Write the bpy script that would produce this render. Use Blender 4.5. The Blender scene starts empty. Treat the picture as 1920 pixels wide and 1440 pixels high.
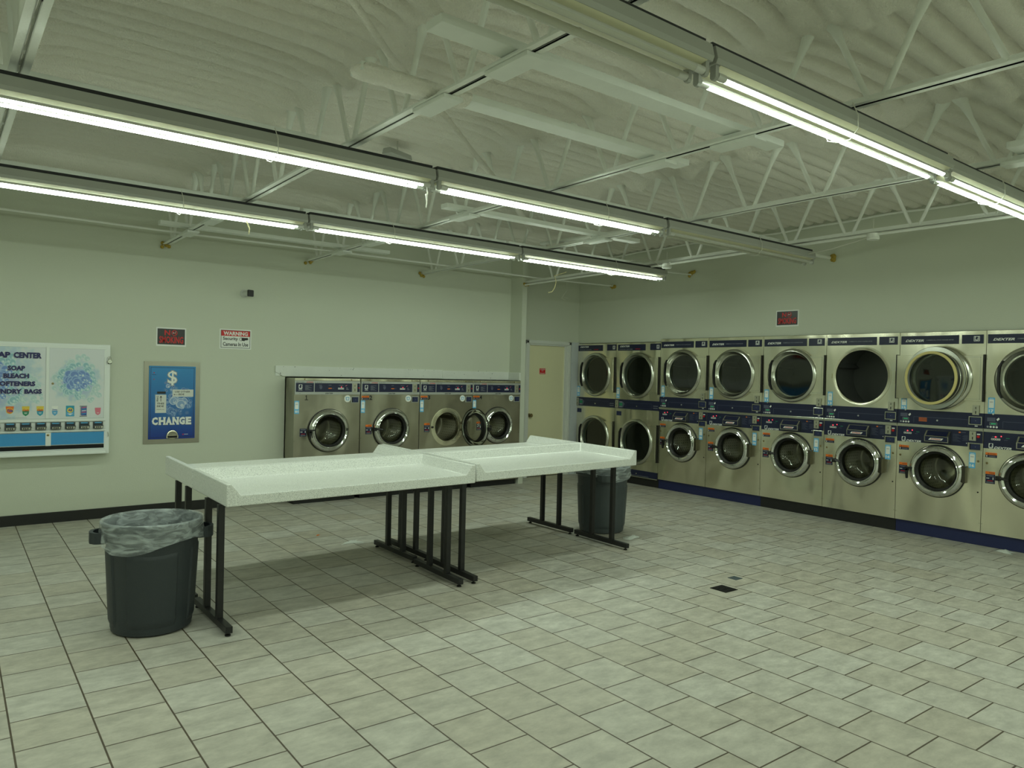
import bpy, bmesh, math, random
import numpy as np
from mathutils import Matrix, Vector
random.seed(7)
C = bpy.context.scene
COL = C.collection
PI = math.pi

# ------------------------------------------------------------------ camera
YAW, PITCH, ROLL, FPX = 0.6648, -0.0156, -0.0237, 1393.7
def cam_axes():
    cy, sy, cp, sp = math.cos(YAW), math.sin(YAW), math.cos(PITCH), math.sin(PITCH)
    f = Vector((sy*cp, cy*cp, sp)); r = Vector((cy, -sy, 0)); d = f.cross(r)
    cr, sr = math.cos(ROLL), math.sin(ROLL)
    return cr*r + sr*d, -sr*r + cr*d, f
_r, _d, _f = cam_axes()
cd = bpy.data.cameras.new('camera'); cam = bpy.data.objects.new('camera', cd); COL.objects.link(cam)
M = Matrix((( _r.x, -_d.x, -_f.x, 0), (_r.y, -_d.y, -_f.y, 0), (_r.z, -_d.z, -_f.z, 1.59), (0, 0, 0, 1)))
cam.matrix_world = M
cd.sensor_fit = 'HORIZONTAL'; cd.sensor_width = 36.0; cd.lens = FPX/1920*36
cd.clip_start = 0.05; cd.clip_end = 100
C.camera = cam
# ------------------------------------------------------------------ world, exposure
w = bpy.data.worlds.new('world'); C.world = w; w.use_nodes = True
w.node_tree.nodes['Background'].inputs[0].default_value = (0.6, 0.7, 0.55, 1)
w.node_tree.nodes['Background'].inputs[1].default_value = 0.0
C.view_settings.view_transform = 'Standard'; C.view_settings.look = 'None'
C.view_settings.exposure = 0.0; C.view_settings.gamma = 1.0
C.view_settings.use_curve_mapping = False
C.cycles.use_denoising = True
C.cycles.max_bounces = 10; C.cycles.diffuse_bounces = 6; C.cycles.glossy_bounces = 5
C.cycles.transparent_max_bounces = 12; C.cycles.sample_clamp_indirect = 6.0
C.cycles.caustics_reflective = False; C.cycles.caustics_refractive = False
TUBE_STRENGTH = 29.0
TUBE_COLOR = (0.85, 1.0, 0.82)

# ------------------------------------------------------------------ materials
MATS = {}
def new_mat(name):
    m = bpy.data.materials.new(name); m.use_nodes = True; MATS[name] = m
    return m, m.node_tree, m.node_tree.nodes['Principled BSDF']
def mat(name, col, rough=0.5, metal=0.0, bump=0.0, bscale=60.0, var=0.0, vscale=4.0, coat=0.0, spec=0.5):
    m, nt, b = new_mat(name); N, L = nt.nodes, nt.links
    b.inputs['Base Color'].default_value = (*col, 1); b.inputs['Roughness'].default_value = rough
    b.inputs['Metallic'].default_value = metal; b.inputs['Coat Weight'].default_value = coat
    b.inputs['Specular IOR Level'].default_value = spec
    if bump or var:
        tc = N.new('ShaderNodeTexCoord')
    if var:
        n = N.new('ShaderNodeTexNoise'); n.inputs['Scale'].default_value = vscale; n.inputs['Detail'].default_value = 4
        L.new(tc.outputs['Object'], n.inputs['Vector'])
        mx = N.new('ShaderNodeMix'); mx.data_type = 'RGBA'
        mx.inputs[6].default_value = (*[c*(1-var) for c in col], 1); mx.inputs[7].default_value = (*[min(1, c*(1+var)) for c in col], 1)
        L.new(n.outputs['Fac'], mx.inputs[0]); L.new(mx.outputs[2], b.inputs['Base Color'])
    if bump:
        n2 = N.new('ShaderNodeTexNoise'); n2.inputs['Scale'].default_value = bscale; n2.inputs['Detail'].default_value = 3
        L.new(tc.outputs['Object'], n2.inputs['Vector'])
        bp = N.new('ShaderNodeBump'); bp.inputs['Strength'].default_value = bump; bp.inputs['Distance'].default_value = 0.004
        L.new(n2.outputs['Fac'], bp.inputs['Height']); L.new(bp.outputs['Normal'], b.inputs['Normal'])
    return m
mat('wall_paint', (0.61, 0.64, 0.54), 0.65, bump=0.25, bscale=120, var=0.025, vscale=1.2)
mat('white_paint', (0.72, 0.74, 0.70), 0.45, bump=0.15, bscale=90, var=0.04, vscale=5)
mat('board_paint', (0.76, 0.79, 0.74), 0.5, bump=0.4, bscale=40, var=0.06, vscale=9)
mat('fixture_paint', (0.40, 0.41, 0.38), 0.42, var=0.06, vscale=3)
mat('fixture_under', (0.78, 0.76, 0.55), 0.4, var=0.1, vscale=6)
mat('joist_paint', (0.82, 0.84, 0.79), 0.5, bump=0.3, bscale=70, var=0.05, vscale=8)
mat('door_paint', (0.80, 0.77, 0.52), 0.4, bump=0.1, bscale=50)
mat('filler_paint', (0.60, 0.64, 0.66), 0.4)
mat('black_base', (0.012, 0.012, 0.012), 0.45, bump=0.2, bscale=30)
mat('black_steel', (0.010, 0.010, 0.011), 0.42)
mat('black_plastic', (0.012, 0.012, 0.012), 0.35)
mat('black_rubber', (0.010, 0.010, 0.009), 0.5)
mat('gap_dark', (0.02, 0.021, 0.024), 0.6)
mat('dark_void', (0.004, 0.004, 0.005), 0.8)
mat('navy', (0.010, 0.014, 0.050), 0.35)
mat('navy_light', (0.016, 0.024, 0.085), 0.4)
mat('navy_plinth', (0.012, 0.018, 0.085), 0.5, bump=0.3, bscale=20)
mat('white_print', (0.86, 0.88, 0.85), 0.5)
mat('grey_print', (0.30, 0.32, 0.36), 0.5)
mat('dim_print', (0.09, 0.10, 0.16), 0.5)
mat('sticker_blue', (0.14, 0.50, 0.86), 0.45)
mat('orange_print', (0.85, 0.19, 0.02), 0.5)
mat('red_print', (0.60, 0.012, 0.015), 0.5)
mat('sign_black', (0.012, 0.012, 0.012), 0.35)
mat('black_print', (0.01, 0.01, 0.012), 0.5)
mat('green_print', (0.02, 0.25, 0.12), 0.5)
mat('panel_silver', (0.45, 0.47, 0.45), 0.4, metal=0.3)
mat('coin_steel', (0.50, 0.50, 0.40), 0.35, metal=0.7, var=0.1, vscale=60)
mat('chrome', (0.82, 0.84, 0.82), 0.09, metal=1.0)
mat('dark_chrome', (0.16, 0.15, 0.12), 0.2, metal=1.0)
mat('trim_steel', (0.62, 0.63, 0.56), 0.22, metal=1.0)
mat('drum_steel', (0.52, 0.51, 0.44), 0.33, metal=1.0, bump=0.6, bscale=14)
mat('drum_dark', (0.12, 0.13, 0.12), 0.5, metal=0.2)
mat('gasket_yellow', (0.72, 0.62, 0.26), 0.55)
mat('soap_white', (0.82, 0.86, 0.84), 0.35)
mat('panel_blue', (0.05, 0.31, 0.66), 0.4, bump=0.2, bscale=80)
mat('slide_metal', (0.10, 0.11, 0.12), 0.35, metal=0.6)
mat('paper', (0.72, 0.74, 0.70), 0.7)
mat('paper_bit', (0.70, 0.74, 0.70), 0.4)
mat('foam_yellow', (0.42, 0.30, 0.05), 0.8)
mat('wire_white', (0.65, 0.65, 0.58), 0.5)
mat('wire_yellow', (0.65, 0.58, 0.30), 0.5)
mat('brass', (0.30, 0.24, 0.12), 0.3, metal=0.9)
mat('can_grey', (0.030, 0.038, 0.045), 0.48, bump=0.25, bscale=150)
mat('can_grey_light', (0.055, 0.068, 0.075), 0.5, bump=0.25, bscale=150)
mat('drain_grate', (0.02, 0.018, 0.016), 0.6, metal=0.5)
mat('drain_plate', (0.10, 0.14, 0.17), 0.4, metal=0.5)
mat('navy_ink', (0.012, 0.012, 0.11), 0.5)
mat('frame_steel', (0.34, 0.33, 0.27), 0.38, metal=0.9, var=0.1, vscale=6)
mat('bubble_pale', (0.50, 0.66, 0.68), 0.35); mat('bubble_pale_rim', (0.62, 0.76, 0.76), 0.35)
mat('bubble_teal', (0.30, 0.52, 0.60), 0.35); mat('bubble_teal_rim', (0.52, 0.72, 0.76), 0.35)
mat('bubble_blue', (0.17, 0.28, 0.62), 0.35); mat('bubble_blue_rim', (0.33, 0.50, 0.75), 0.35)
mat('bubble_shine', (0.70, 0.78, 0.78), 0.35)
mat('froth_blue', (0.06, 0.17, 0.44), 0.35); mat('froth_rim', (0.24, 0.38, 0.62), 0.35); mat('froth_white', (0.55, 0.63, 0.74), 0.35)
mat('deep_blue', (0.02, 0.07, 0.35), 0.5)
mat('sky_print', (0.10, 0.40, 0.70), 0.5)
mat('yellow_print', (0.80, 0.60, 0.08), 0.5)
mat('teal_print', (0.03, 0.35, 0.50), 0.5)
mat('pink_print', (0.75, 0.20, 0.28), 0.5)
mat('camera_white', (0.6, 0.62, 0.6), 0.4)

def stainless(name, col, rough, wav):
    m, nt, b = new_mat(name); N, L = nt.nodes, nt.links
    b.inputs['Metallic'].default_value = 1.0
    tc = N.new('ShaderNodeTexCoord'); mp = N.new('ShaderNodeMapping'); mp.inputs['Scale'].default_value = (260, 260, 3)
    L.new(tc.outputs['Object'], mp.inputs['Vector'])
    n = N.new('ShaderNodeTexNoise'); n.inputs['Scale'].default_value = 1; n.inputs['Detail'].default_value = 2
    L.new(mp.outputs['Vector'], n.inputs['Vector'])
    mr = N.new('ShaderNodeMapRange'); mr.inputs['To Min'].default_value = rough-0.05; mr.inputs['To Max'].default_value = rough+0.06
    L.new(n.outputs['Fac'], mr.inputs['Value']); L.new(mr.outputs['Result'], b.inputs['Roughness'])
    geo = N.new('ShaderNodeNewGeometry')
    mp2 = N.new('ShaderNodeMapping'); mp2.inputs['Scale'].default_value = (1.6, 1.6, 0.8); L.new(geo.outputs['Position'], mp2.inputs['Vector'])
    n2 = N.new('ShaderNodeTexNoise'); n2.inputs['Scale'].default_value = 1.3; n2.inputs['Detail'].default_value = 1.5
    L.new(mp2.outputs['Vector'], n2.inputs['Vector'])
    bp = N.new('ShaderNodeBump'); bp.inputs['Strength'].default_value = wav; bp.inputs['Distance'].default_value = 0.25
    L.new(n2.outputs['Fac'], bp.inputs['Height']); L.new(bp.outputs['Normal'], b.inputs['Normal'])
    mx = N.new('ShaderNodeMix'); mx.data_type = 'RGBA'
    mx.inputs[6].default_value = (*[c*0.9 for c in col], 1); mx.inputs[7].default_value = (*[c*1.06 for c in col], 1)
    L.new(n2.outputs['Fac'], mx.inputs[0]); L.new(mx.outputs[2], b.inputs['Base Color'])
stainless('stainless', (0.84, 0.81, 0.65), 0.24, 0.42)
stainless('stainless_dark', (0.47, 0.45, 0.37), 0.30, 0.4)

def glass(name, tint, gloss):
    m = bpy.data.materials.new(name); m.use_nodes = True; MATS[name] = m
    nt = m.node_tree; N, L = nt.nodes, nt.links; N.remove(N['Principled BSDF'])
    t = N.new('ShaderNodeBsdfTransparent'); t.inputs[0].default_value = (*tint, 1)
    g = N.new('ShaderNodeBsdfGlossy'); g.inputs['Roughness'].default_value = 0.03; g.inputs[0].default_value = (0.9, 0.9, 0.9, 1)
    lw = N.new('ShaderNodeLayerWeight'); lw.inputs['Blend'].default_value = 0.5
    pw = N.new('ShaderNodeMath'); pw.operation = 'POWER'; pw.inputs[1].default_value = 5.0; L.new(lw.outputs['Facing'], pw.inputs[0])
    fr = N.new('ShaderNodeMath'); fr.operation = 'MULTIPLY_ADD'; fr.inputs[1].default_value = 0.9; fr.inputs[2].default_value = gloss; L.new(pw.outputs[0], fr.inputs[0])
    mx = N.new('ShaderNodeMixShader'); L.new(fr.outputs[0], mx.inputs[0]); L.new(t.outputs[0], mx.inputs[1]); L.new(g.outputs[0], mx.inputs[2])
    L.new(mx.outputs[0], N['Material Output'].inputs[0])
glass('dryer_glass', (0.40, 0.44, 0.40), 0.075)
glass('washer_glass', (0.80, 0.82, 0.76), 0.07)
def bag_mat():
    m = bpy.data.materials.new('bag_plastic'); m.use_nodes = True; MATS['bag_plastic'] = m
    nt = m.node_tree; N, L = nt.nodes, nt.links; b = N['Principled BSDF']
    b.inputs['Base Color'].default_value = (0.66, 0.73, 0.75, 1); b.inputs['Roughness'].default_value = 0.25
    t = N.new('ShaderNodeBsdfTransparent')
    tc = N.new('ShaderNodeTexCoord'); mp = N.new('ShaderNodeMapping'); mp.inputs['Scale'].default_value = (3.5, 3.5, 12)
    n = N.new('ShaderNodeTexNoise'); n.inputs['Scale'].default_value = 2.2; n.inputs['Detail'].default_value = 5; n.inputs['Distortion'].default_value = 1.5
    L.new(tc.outputs['Object'], mp.inputs[0]); L.new(mp.outputs[0], n.inputs['Vector'])
    mr = N.new('ShaderNodeMapRange'); mr.inputs['From Min'].default_value = 0.35; mr.inputs['From Max'].default_value = 0.7
    mr.inputs['To Min'].default_value = 0.16; mr.inputs['To Max'].default_value = 0.58
    L.new(n.outputs['Fac'], mr.inputs['Value'])
    bp = N.new('ShaderNodeBump'); bp.inputs['Strength'].default_value = 0.7; bp.inputs['Distance'].default_value = 0.009
    L.new(n.outputs['Fac'], bp.inputs['Height']); L.new(bp.outputs['Normal'], b.inputs['Normal'])
    mx = N.new('ShaderNodeMixShader'); L.new(mr.outputs[0], mx.inputs[0]); L.new(t.outputs[0], mx.inputs[1]); L.new(b.outputs[0], mx.inputs[2])
    L.new(mx.outputs[0], N['Material Output'].inputs[0])
bag_mat()
def emit(name, col, s):
    m, nt, b = new_mat(name)
    b.inputs['Base Color'].default_value = (*col, 1)
    b.inputs['Emission Color'].default_value = (*col, 1); b.inputs['Emission Strength'].default_value = s
emit('tube_lit', TUBE_COLOR, TUBE_STRENGTH)
emit('tube_bright', TUBE_COLOR, TUBE_STRENGTH*2.1)
emit('led_red', (1.0, 0.05, 0.08), 1.6)
emit('led_green', (0.05, 0.5, 0.25), 0.05)
mat('tube_off', (0.50, 0.51, 0.44), 0.25)
mat('tube_back', (0.62, 0.63, 0.60), 0.35, metal=0.3)

def speckle():
    m, nt, b = new_mat('speckled_top'); N, L = nt.nodes, nt.links
    tc = N.new('ShaderNodeTexCoord')
    def layer(scale, lo, hi):
        v = N.new('ShaderNodeTexNoise'); v.inputs['Scale'].default_value = scale; v.inputs['Detail'].default_value = 2.5
        L.new(tc.outputs['Object'], v.inputs['Vector'])
        r = N.new('ShaderNodeMapRange'); r.inputs['From Min'].default_value = lo; r.inputs['From Max'].default_value = hi
        L.new(v.outputs['Fac'], r.inputs['Value']); return r.outputs['Result']
    m1 = N.new('ShaderNodeMix'); m1.data_type = 'RGBA'; m1.inputs[6].default_value = (0.78, 0.80, 0.77, 1); m1.inputs[7].default_value = (0.17, 0.18, 0.19, 1)
    L.new(layer(300, 0.54, 0.66), m1.inputs[0])
    m2 = N.new('ShaderNodeMix'); m2.data_type = 'RGBA'; m2.inputs[7].default_value = (0.92, 0.93, 0.91, 1)
    L.new(m1.outputs[2], m2.inputs[6]); L.new(layer(240, 0.56, 0.66), m2.inputs[0])
    L.new(m2.outputs[2], b.inputs['Base Color'])
    b.inputs['Roughness'].default_value = 0.34; b.inputs['Coat Weight'].default_value = 0.25; b.inputs['Coat Roughness'].default_value = 0.12
speckle()

def floor_mat():
    m, nt, b = new_mat('floor_tile'); N, L = nt.nodes, nt.links
    tr, x0, s, v0 = 0.01545, 0.2273, 0.30336, 4.342
    tc = N.new('ShaderNodeNewGeometry'); sep = N.new('ShaderNodeSeparateXYZ'); L.new(tc.outputs['Position'], sep.inputs[0])
    def lin(a, bb, c):
        p = N.new('ShaderNodeMath'); p.operation = 'MULTIPLY'; L.new(sep.outputs[0], p.inputs[0]); p.inputs[1].default_value = a
        q = N.new('ShaderNodeMath'); q.operation = 'MULTIPLY_ADD'; L.new(sep.outputs[1], q.inputs[0]); q.inputs[1].default_value = bb; L.new(p.outputs[0], q.inputs[2])
        r = N.new('ShaderNodeMath'); r.operation = 'ADD'; L.new(q.outputs[0], r.inputs[0]); r.inputs[1].default_value = c; return r.outputs[0]
    cb = N.new('ShaderNodeCombineXYZ')
    L.new(lin(math.sin(tr), math.cos(tr), -v0 + 100*s), cb.inputs[0])
    L.new(lin(math.cos(tr), -math.sin(tr), -x0 + 100*s), cb.inputs[1])
    br = N.new('ShaderNodeTexBrick'); br.offset = 0.5; br.offset_frequency = 2; br.squash = 1.0
    br.inputs['Scale'].default_value = 1.0; br.inputs['Brick Width'].default_value = s; br.inputs['Row Height'].default_value = s
    br.inputs['Mortar Size'].default_value = 0.0042; br.inputs['Mortar Smooth'].default_value = 0.2; br.inputs['Bias'].default_value = 0.0
    br.inputs['Color1'].default_value = (0.49, 0.46, 0.39, 1); br.inputs['Color2'].default_value = (0.55, 0.54, 0.49, 1); br.inputs['Mortar'].default_value = (0.085, 0.062, 0.038, 1)
    L.new(cb.outputs[0], br.inputs['Vector'])
    mp = N.new('ShaderNodeMapping'); mp.inputs['Scale'].default_value = (1.2, 2.0, 1); L.new(tc.outputs['Position'], mp.inputs[0])
    n = N.new('ShaderNodeTexNoise'); n.inputs['Scale'].default_value = 5.5; n.inputs['Detail'].default_value = 9; n.inputs['Roughness'].default_value = 0.70
    L.new(mp.outputs[0], n.inputs['Vector'])
    mr = N.new('ShaderNodeMapRange'); mr.inputs['From Min'].default_value = 0.35; mr.inputs['From Max'].default_value = 0.7; mr.inputs['To Min'].default_value = 0.76; mr.inputs['To Max'].default_value = 1.16
    L.new(n.outputs['Fac'], mr.inputs['Value'])
    mx = N.new('ShaderNodeMix'); mx.data_type = 'RGBA'; mx.blend_type = 'MULTIPLY'; mx.inputs[0].default_value = 1
    L.new(br.outputs['Color'], mx.inputs[6]); L.new(mr.outputs[0], mx.inputs[7]); L.new(mx.outputs[2], b.inputs['Base Color'])
    n2 = N.new('ShaderNodeTexNoise'); n2.inputs['Scale'].default_value = 30; n2.inputs['Detail'].default_value = 4; L.new(tc.outputs['Position'], n2.inputs['Vector'])
    ad = N.new('ShaderNodeMath'); ad.operation = 'MULTIPLY_ADD'; L.new(br.outputs['Fac'], ad.inputs[0]); ad.inputs[1].default_value = -1.0; L.new(n2.outputs['Fac'], ad.inputs[2])
    bp = N.new('ShaderNodeBump'); bp.inputs['Strength'].default_value = 0.35; bp.inputs['Distance'].default_value = 0.003
    L.new(ad.outputs[0], bp.inputs['Height']); L.new(bp.outputs['Normal'], b.inputs['Normal'])
    rr = N.new('ShaderNodeMapRange'); rr.inputs['To Min'].default_value = 0.42; rr.inputs['To Max'].default_value = 0.6; L.new(n.outputs['Fac'], rr.inputs['Value'])
    L.new(rr.outputs[0], b.inputs['Roughness'])
floor_mat()

def foam_mat():
    m, nt, b = new_mat('ceiling_foam'); N, L = nt.nodes, nt.links
    g = N.new('ShaderNodeNewGeometry')
    n = N.new('ShaderNodeTexNoise'); n.inputs['Scale'].default_value = 2.0; n.inputs['Detail'].default_value = 6
    L.new(g.outputs['Position'], n.inputs['Vector'])
    mx = N.new('ShaderNodeMix'); mx.data_type = 'RGBA'; mx.inputs[6].default_value = (0.90, 0.865, 0.78, 1); mx.inputs[7].default_value = (0.95, 0.93, 0.86, 1)
    L.new(n.outputs['Fac'], mx.inputs[0]); L.new(mx.outputs[2], b.inputs['Base Color']); b.inputs['Roughness'].default_value = 0.75
    n2 = N.new('ShaderNodeTexNoise'); n2.inputs['Scale'].default_value = 85; n2.inputs['Detail'].default_value = 3; n2.inputs['Roughness'].default_value = 0.6
    L.new(g.outputs['Position'], n2.inputs['Vector'])
    bp = N.new('ShaderNodeBump'); bp.inputs['Strength'].default_value = 0.9; bp.inputs['Distance'].default_value = 0.02
    L.new(n2.outputs['Fac'], bp.inputs['Height']); L.new(bp.outputs['Normal'], b.inputs['Normal'])
foam_mat()

def bubble_mat(name, cx, cz, R, base_top, base_bot, ztop, zbot, edge, core, amt, scale):
    """printed sheet: clustered round bubbles in the middle of a plain or graded print"""
    m, nt, b = new_mat(name); N, L = nt.nodes, nt.links
    b.inputs['Roughness'].default_value = 0.3
    tc = N.new('ShaderNodeTexCoord'); sep = N.new('ShaderNodeSeparateXYZ'); L.new(tc.outputs['Object'], sep.inputs[0])
    flat = N.new('ShaderNodeCombineXYZ'); L.new(sep.outputs[0], flat.inputs[0]); L.new(sep.outputs[2], flat.inputs[1])
    def mathn(op, a, bb):
        k = N.new('ShaderNodeMath'); k.operation = op
        for i, v in enumerate((a, bb)):
            if v is None: continue
            if isinstance(v, (int, float)): k.inputs[i].default_value = v
            else: L.new(v, k.inputs[i])
        return k.outputs[0]
    dx = mathn('SUBTRACT', sep.outputs[0], cx); dz = mathn('SUBTRACT', sep.outputs[2], cz)
    d = mathn('SQRT', mathn('ADD', mathn('MULTIPLY', dx, dx), mathn('MULTIPLY', dz, dz)), None)
    nz = N.new('ShaderNodeTexNoise'); nz.inputs['Scale'].default_value = 14; nz.inputs['Detail'].default_value = 2; L.new(flat.outputs[0], nz.inputs['Vector'])
    d = mathn('ADD', d, mathn('MULTIPLY', mathn('SUBTRACT', nz.outputs['Fac'], 0.5), R*0.7))
    mask = N.new('ShaderNodeMapRange'); mask.inputs['From Min'].default_value = R; mask.inputs['From Max'].default_value = R*0.72; mask.interpolation_type = 'SMOOTHSTEP'
    L.new(d, mask.inputs['Value'])
    inn = N.new('ShaderNodeMapRange'); inn.inputs['From Min'].default_value = R*0.9; inn.inputs['From Max'].default_value = 0.0; L.new(d, inn.inputs['Value'])
    v = N.new('ShaderNodeTexVoronoi'); v.inputs['Scale'].default_value = scale; L.new(flat.outputs[0], v.inputs['Vector'])
    ring = N.new('ShaderNodeMapRange'); ring.inputs['From Min'].default_value = 0.12; ring.inputs['From Max'].default_value = 0.45; L.new(v.outputs['Distance'], ring.inputs['Value'])
    zr = N.new('ShaderNodeMapRange'); zr.inputs['From Min'].default_value = zbot; zr.inputs['From Max'].default_value = ztop; L.new(sep.outputs[2], zr.inputs['Value'])
    base = N.new('ShaderNodeMix'); base.data_type = 'RGBA'; base.inputs[6].default_value = (*base_bot, 1); base.inputs[7].default_value = (*base_top, 1); L.new(zr.outputs[0], base.inputs[0])
    c1 = N.new('ShaderNodeMix'); c1.data_type = 'RGBA'; c1.inputs[6].default_value = (*edge, 1); c1.inputs[7].default_value = (*core, 1); L.new(inn.outputs[0], c1.inputs[0])
    c2 = N.new('ShaderNodeMix'); c2.data_type = 'RGBA'; c2.inputs[6].default_value = (0.62, 0.72, 0.70, 1); L.new(c1.outputs[2], c2.inputs[7]); L.new(ring.outputs[0], c2.inputs[0])
    fin = N.new('ShaderNodeMix'); fin.data_type = 'RGBA'; L.new(mathn('MULTIPLY', mask.outputs[0], amt), fin.inputs[0]); L.new(base.outputs[2], fin.inputs[6]); L.new(c2.outputs[2], fin.inputs[7])
    L.new(fin.outputs[2], b.inputs['Base Color'])

# ------------------------------------------------------------------ mesh builder
_textcache = {}
def text_geo(s, bold=0.0, shear=0.0):
    key = (s, bold, shear)
    if key in _textcache: return _textcache[key]
    cu = bpy.data.curves.new('txt', 'FONT'); cu.body = s; cu.offset = bold; cu.shear = shear; cu.resolution_u = 2
    ob = bpy.data.objects.new('txt', cu); COL.objects.link(ob)
    bpy.context.view_layer.update()
    dg = bpy.context.evaluated_depsgraph_get()
    me = bpy.data.meshes.new_from_object(ob.evaluated_get(dg))
    vs = [(v.co.x, v.co.y) for v in me.vertices]; fs = [tuple(p.vertices) for p in me.polygons]
    bpy.data.objects.remove(ob); bpy.data.curves.remove(cu); bpy.data.meshes.remove(me)
    xs = [v[0] for v in vs]; ys = [v[1] for v in vs]
    x0, x1, y0, y1 = min(xs), max(xs), min(ys), max(ys)
    vs = [((x-x0)/(x1-x0), (y-y0)/(y1-y0)) for x, y in vs]
    _textcache[key] = (vs, fs)
    return _textcache[key]

class MB:
    def __init__(self): self.v = []; self.f = []; self.m = []; self.mats = []
    def mi(self, name):
        if name not in self.mats: self.mats.append(name)
        return self.mats.index(name)
    def add(self, vs, fs, m):
        o = len(self.v); k = self.mi(m)
        self.v += [tuple(p) for p in vs]
        for f in fs: self.f.append(tuple(i+o for i in f)); self.m.append(k)
        return self
    def box(self, x0, x1, y0, y1, z0, z1, m, skip=''):
        vs = [(x, y, z) for z in (z0, z1) for y in (y0, y1) for x in (x0, x1)]
        F = {'b': (0, 2, 3, 1), 't': (4, 5, 7, 6), 'f': (0, 1, 5, 4), 'k': (2, 6, 7, 3), 'l': (0, 4, 6, 2), 'r': (1, 3, 7, 5)}
        return self.add(vs, [F[k] for k in F if k not in skip], m)
    def quad(self, pts, m): return self.add(pts, [tuple(range(len(pts)))], m)
    def prism(self, pts, axis, a, b, m, caps=True):
        """pts 2D polygon extruded along axis from a to b"""
        n = len(pts)
        def P(p, t):
            if axis == 'x': return (t, p[0], p[1])
            if axis == 'y': return (p[0], t, p[1])
            return (p[0], p[1], t)
        vs = [P(p, a) for p in pts] + [P(p, b) for p in pts]
        fs = [(i, (i+1) % n, n+(i+1) % n, n+i) for i in range(n)]
        if caps: fs += [tuple(range(n))[::-1], tuple(range(n, 2*n))]
        return self.add(vs, fs, m)
    def lathe(self, cx, y0, cz, prof, m, seg=48, a0=0.0, a1=2*PI, axis='y'):
        """prof: list of (r, out); out goes toward -y for axis y, +z for axis z (cx, y0 = centre, cz = base)"""
        full = abs(a1-a0-2*PI) < 1e-6; na = seg if full else seg+1
        vs = []
        for r, o in prof:
            for i in range(na):
                a = a0 + (a1-a0)*i/seg
                if axis == 'y': vs.append((cx+r*math.cos(a), y0-o, cz+r*math.sin(a)))
                elif axis == 'z': vs.append((cx+r*math.cos(a), y0+r*math.sin(a), cz+o))
                else: vs.append((cx+o, y0+r*math.cos(a), cz+r*math.sin(a)))
        fs = []
        for j in range(len(prof)-1):
            for i in range(seg):
                i2 = (i+1) % na
                fs.append((j*na+i, j*na+i2, (j+1)*na+i2, (j+1)*na+i))
        self.add(vs, fs, m)
        return self
    def disc(self, cx, y0, cz, r, m, seg=32, axis='y'):
        vs = []
        for i in range(seg):
            a = 2*PI*i/seg
            vs.append((cx+r*math.cos(a), y0, cz+r*math.sin(a)) if axis == 'y' else ((cx+r*math.cos(a), y0+r*math.sin(a), cz) if axis == 'z' else (cx, y0+r*math.cos(a), cz+r*math.sin(a))))
        return self.add(vs, [tuple(range(seg))], m)
    def tube(self, pts, r, m, seg=8, caps=True):
        pts = [Vector(p) for p in pts]; rs = r if isinstance(r, (list, tuple)) else [r]*len(pts)
        vs = []; prev = None
        for i, p in enumerate(pts):
            t = (pts[min(i+1, len(pts)-1)] - pts[max(i-1, 0)]).normalized()
            if prev is None: u = t.orthogonal().normalized()
            else: u = (prev - t*prev.dot(t)).normalized()
            prev = u; v = t.cross(u)
            for k in range(seg):
                a = 2*PI*k/seg; vs.append(p + (u*math.cos(a)+v*math.sin(a))*rs[i])
        fs = [(i*seg+k, i*seg+(k+1) % seg, (i+1)*seg+(k+1) % seg, (i+1)*seg+k) for i in range(len(pts)-1) for k in range(seg)]
        if caps: fs += [tuple(range(seg))[::-1], tuple(range((len(pts)-1)*seg, len(pts)*seg))]
        return self.add(vs, fs, m)
    def plate_hole(self, u0, u1, z0, z1, cx, cz, r, y, m, seg=64):
        angs = [2*PI*i/seg for i in range(seg)]
        for (x, z) in ((u0, z0), (u1, z0), (u0, z1), (u1, z1)): angs.append(math.atan2(z-cz, x-cx) % (2*PI))
        angs = sorted(angs); vi = []; vo = []
        for a in angs:
            c, s = math.cos(a), math.sin(a)
            t = min([(u1-cx)/c if c > 1e-9 else 1e9, (u0-cx)/c if c < -1e-9 else 1e9, (z1-cz)/s if s > 1e-9 else 1e9, (z0-cz)/s if s < -1e-9 else 1e9])
            vi.append((cx+r*c, y, cz+r*s)); vo.append((cx+t*c, y, cz+t*s))
        n = len(angs)
        return self.add(vi+vo, [(i, (i+1) % n, n+(i+1) % n, n+i) for i in range(n)], m)
    def rect(self, x0, x1, z0, z1, y, m): return self.quad([(x0, y, z0), (x1, y, z0), (x1, y, z1), (x0, y, z1)], m)
    def plate(self, x0, x1, z0, z1, y, m, t=0.002): return self.box(x0, x1, y-t, y, z0, z1, m)
    def text(self, s, x0, x1, z0, z1, y, m, bold=0.0, shear=0.0):
        vs, fs = text_geo(s, bold, shear)
        return self.add([(x0+a*(x1-x0), y, z0+b*(z1-z0)) for a, b in vs], fs, m)
    def build(self, name, parent=None, smooth=False, bevel=0.0, recalc=True, ang=38):
        me = bpy.data.meshes.new(name)
        me.from_pydata(self.v, [], self.f)
        for n in self.mats: me.materials.append(MATS[n])
        me.polygons.foreach_set('material_index', self.m)
        if recalc:
            bm = bmesh.new(); bm.from_mesh(me); bmesh.ops.recalc_face_normals(bm, faces=bm.faces[:]); bm.to_mesh(me); bm.free()
        if smooth:
            me.shade_smooth(); me.set_sharp_from_angle(angle=math.radians(ang))
        me.update()
        o = bpy.data.objects.new(name, me); COL.objects.link(o)
        if parent: o.parent = parent
        if bevel:
            b = o.modifiers.new('bevel', 'BEVEL'); b.width = bevel; b.segments = 2; b.limit_method = 'ANGLE'; b.angle_limit = math.radians(50)
        return o
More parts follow.
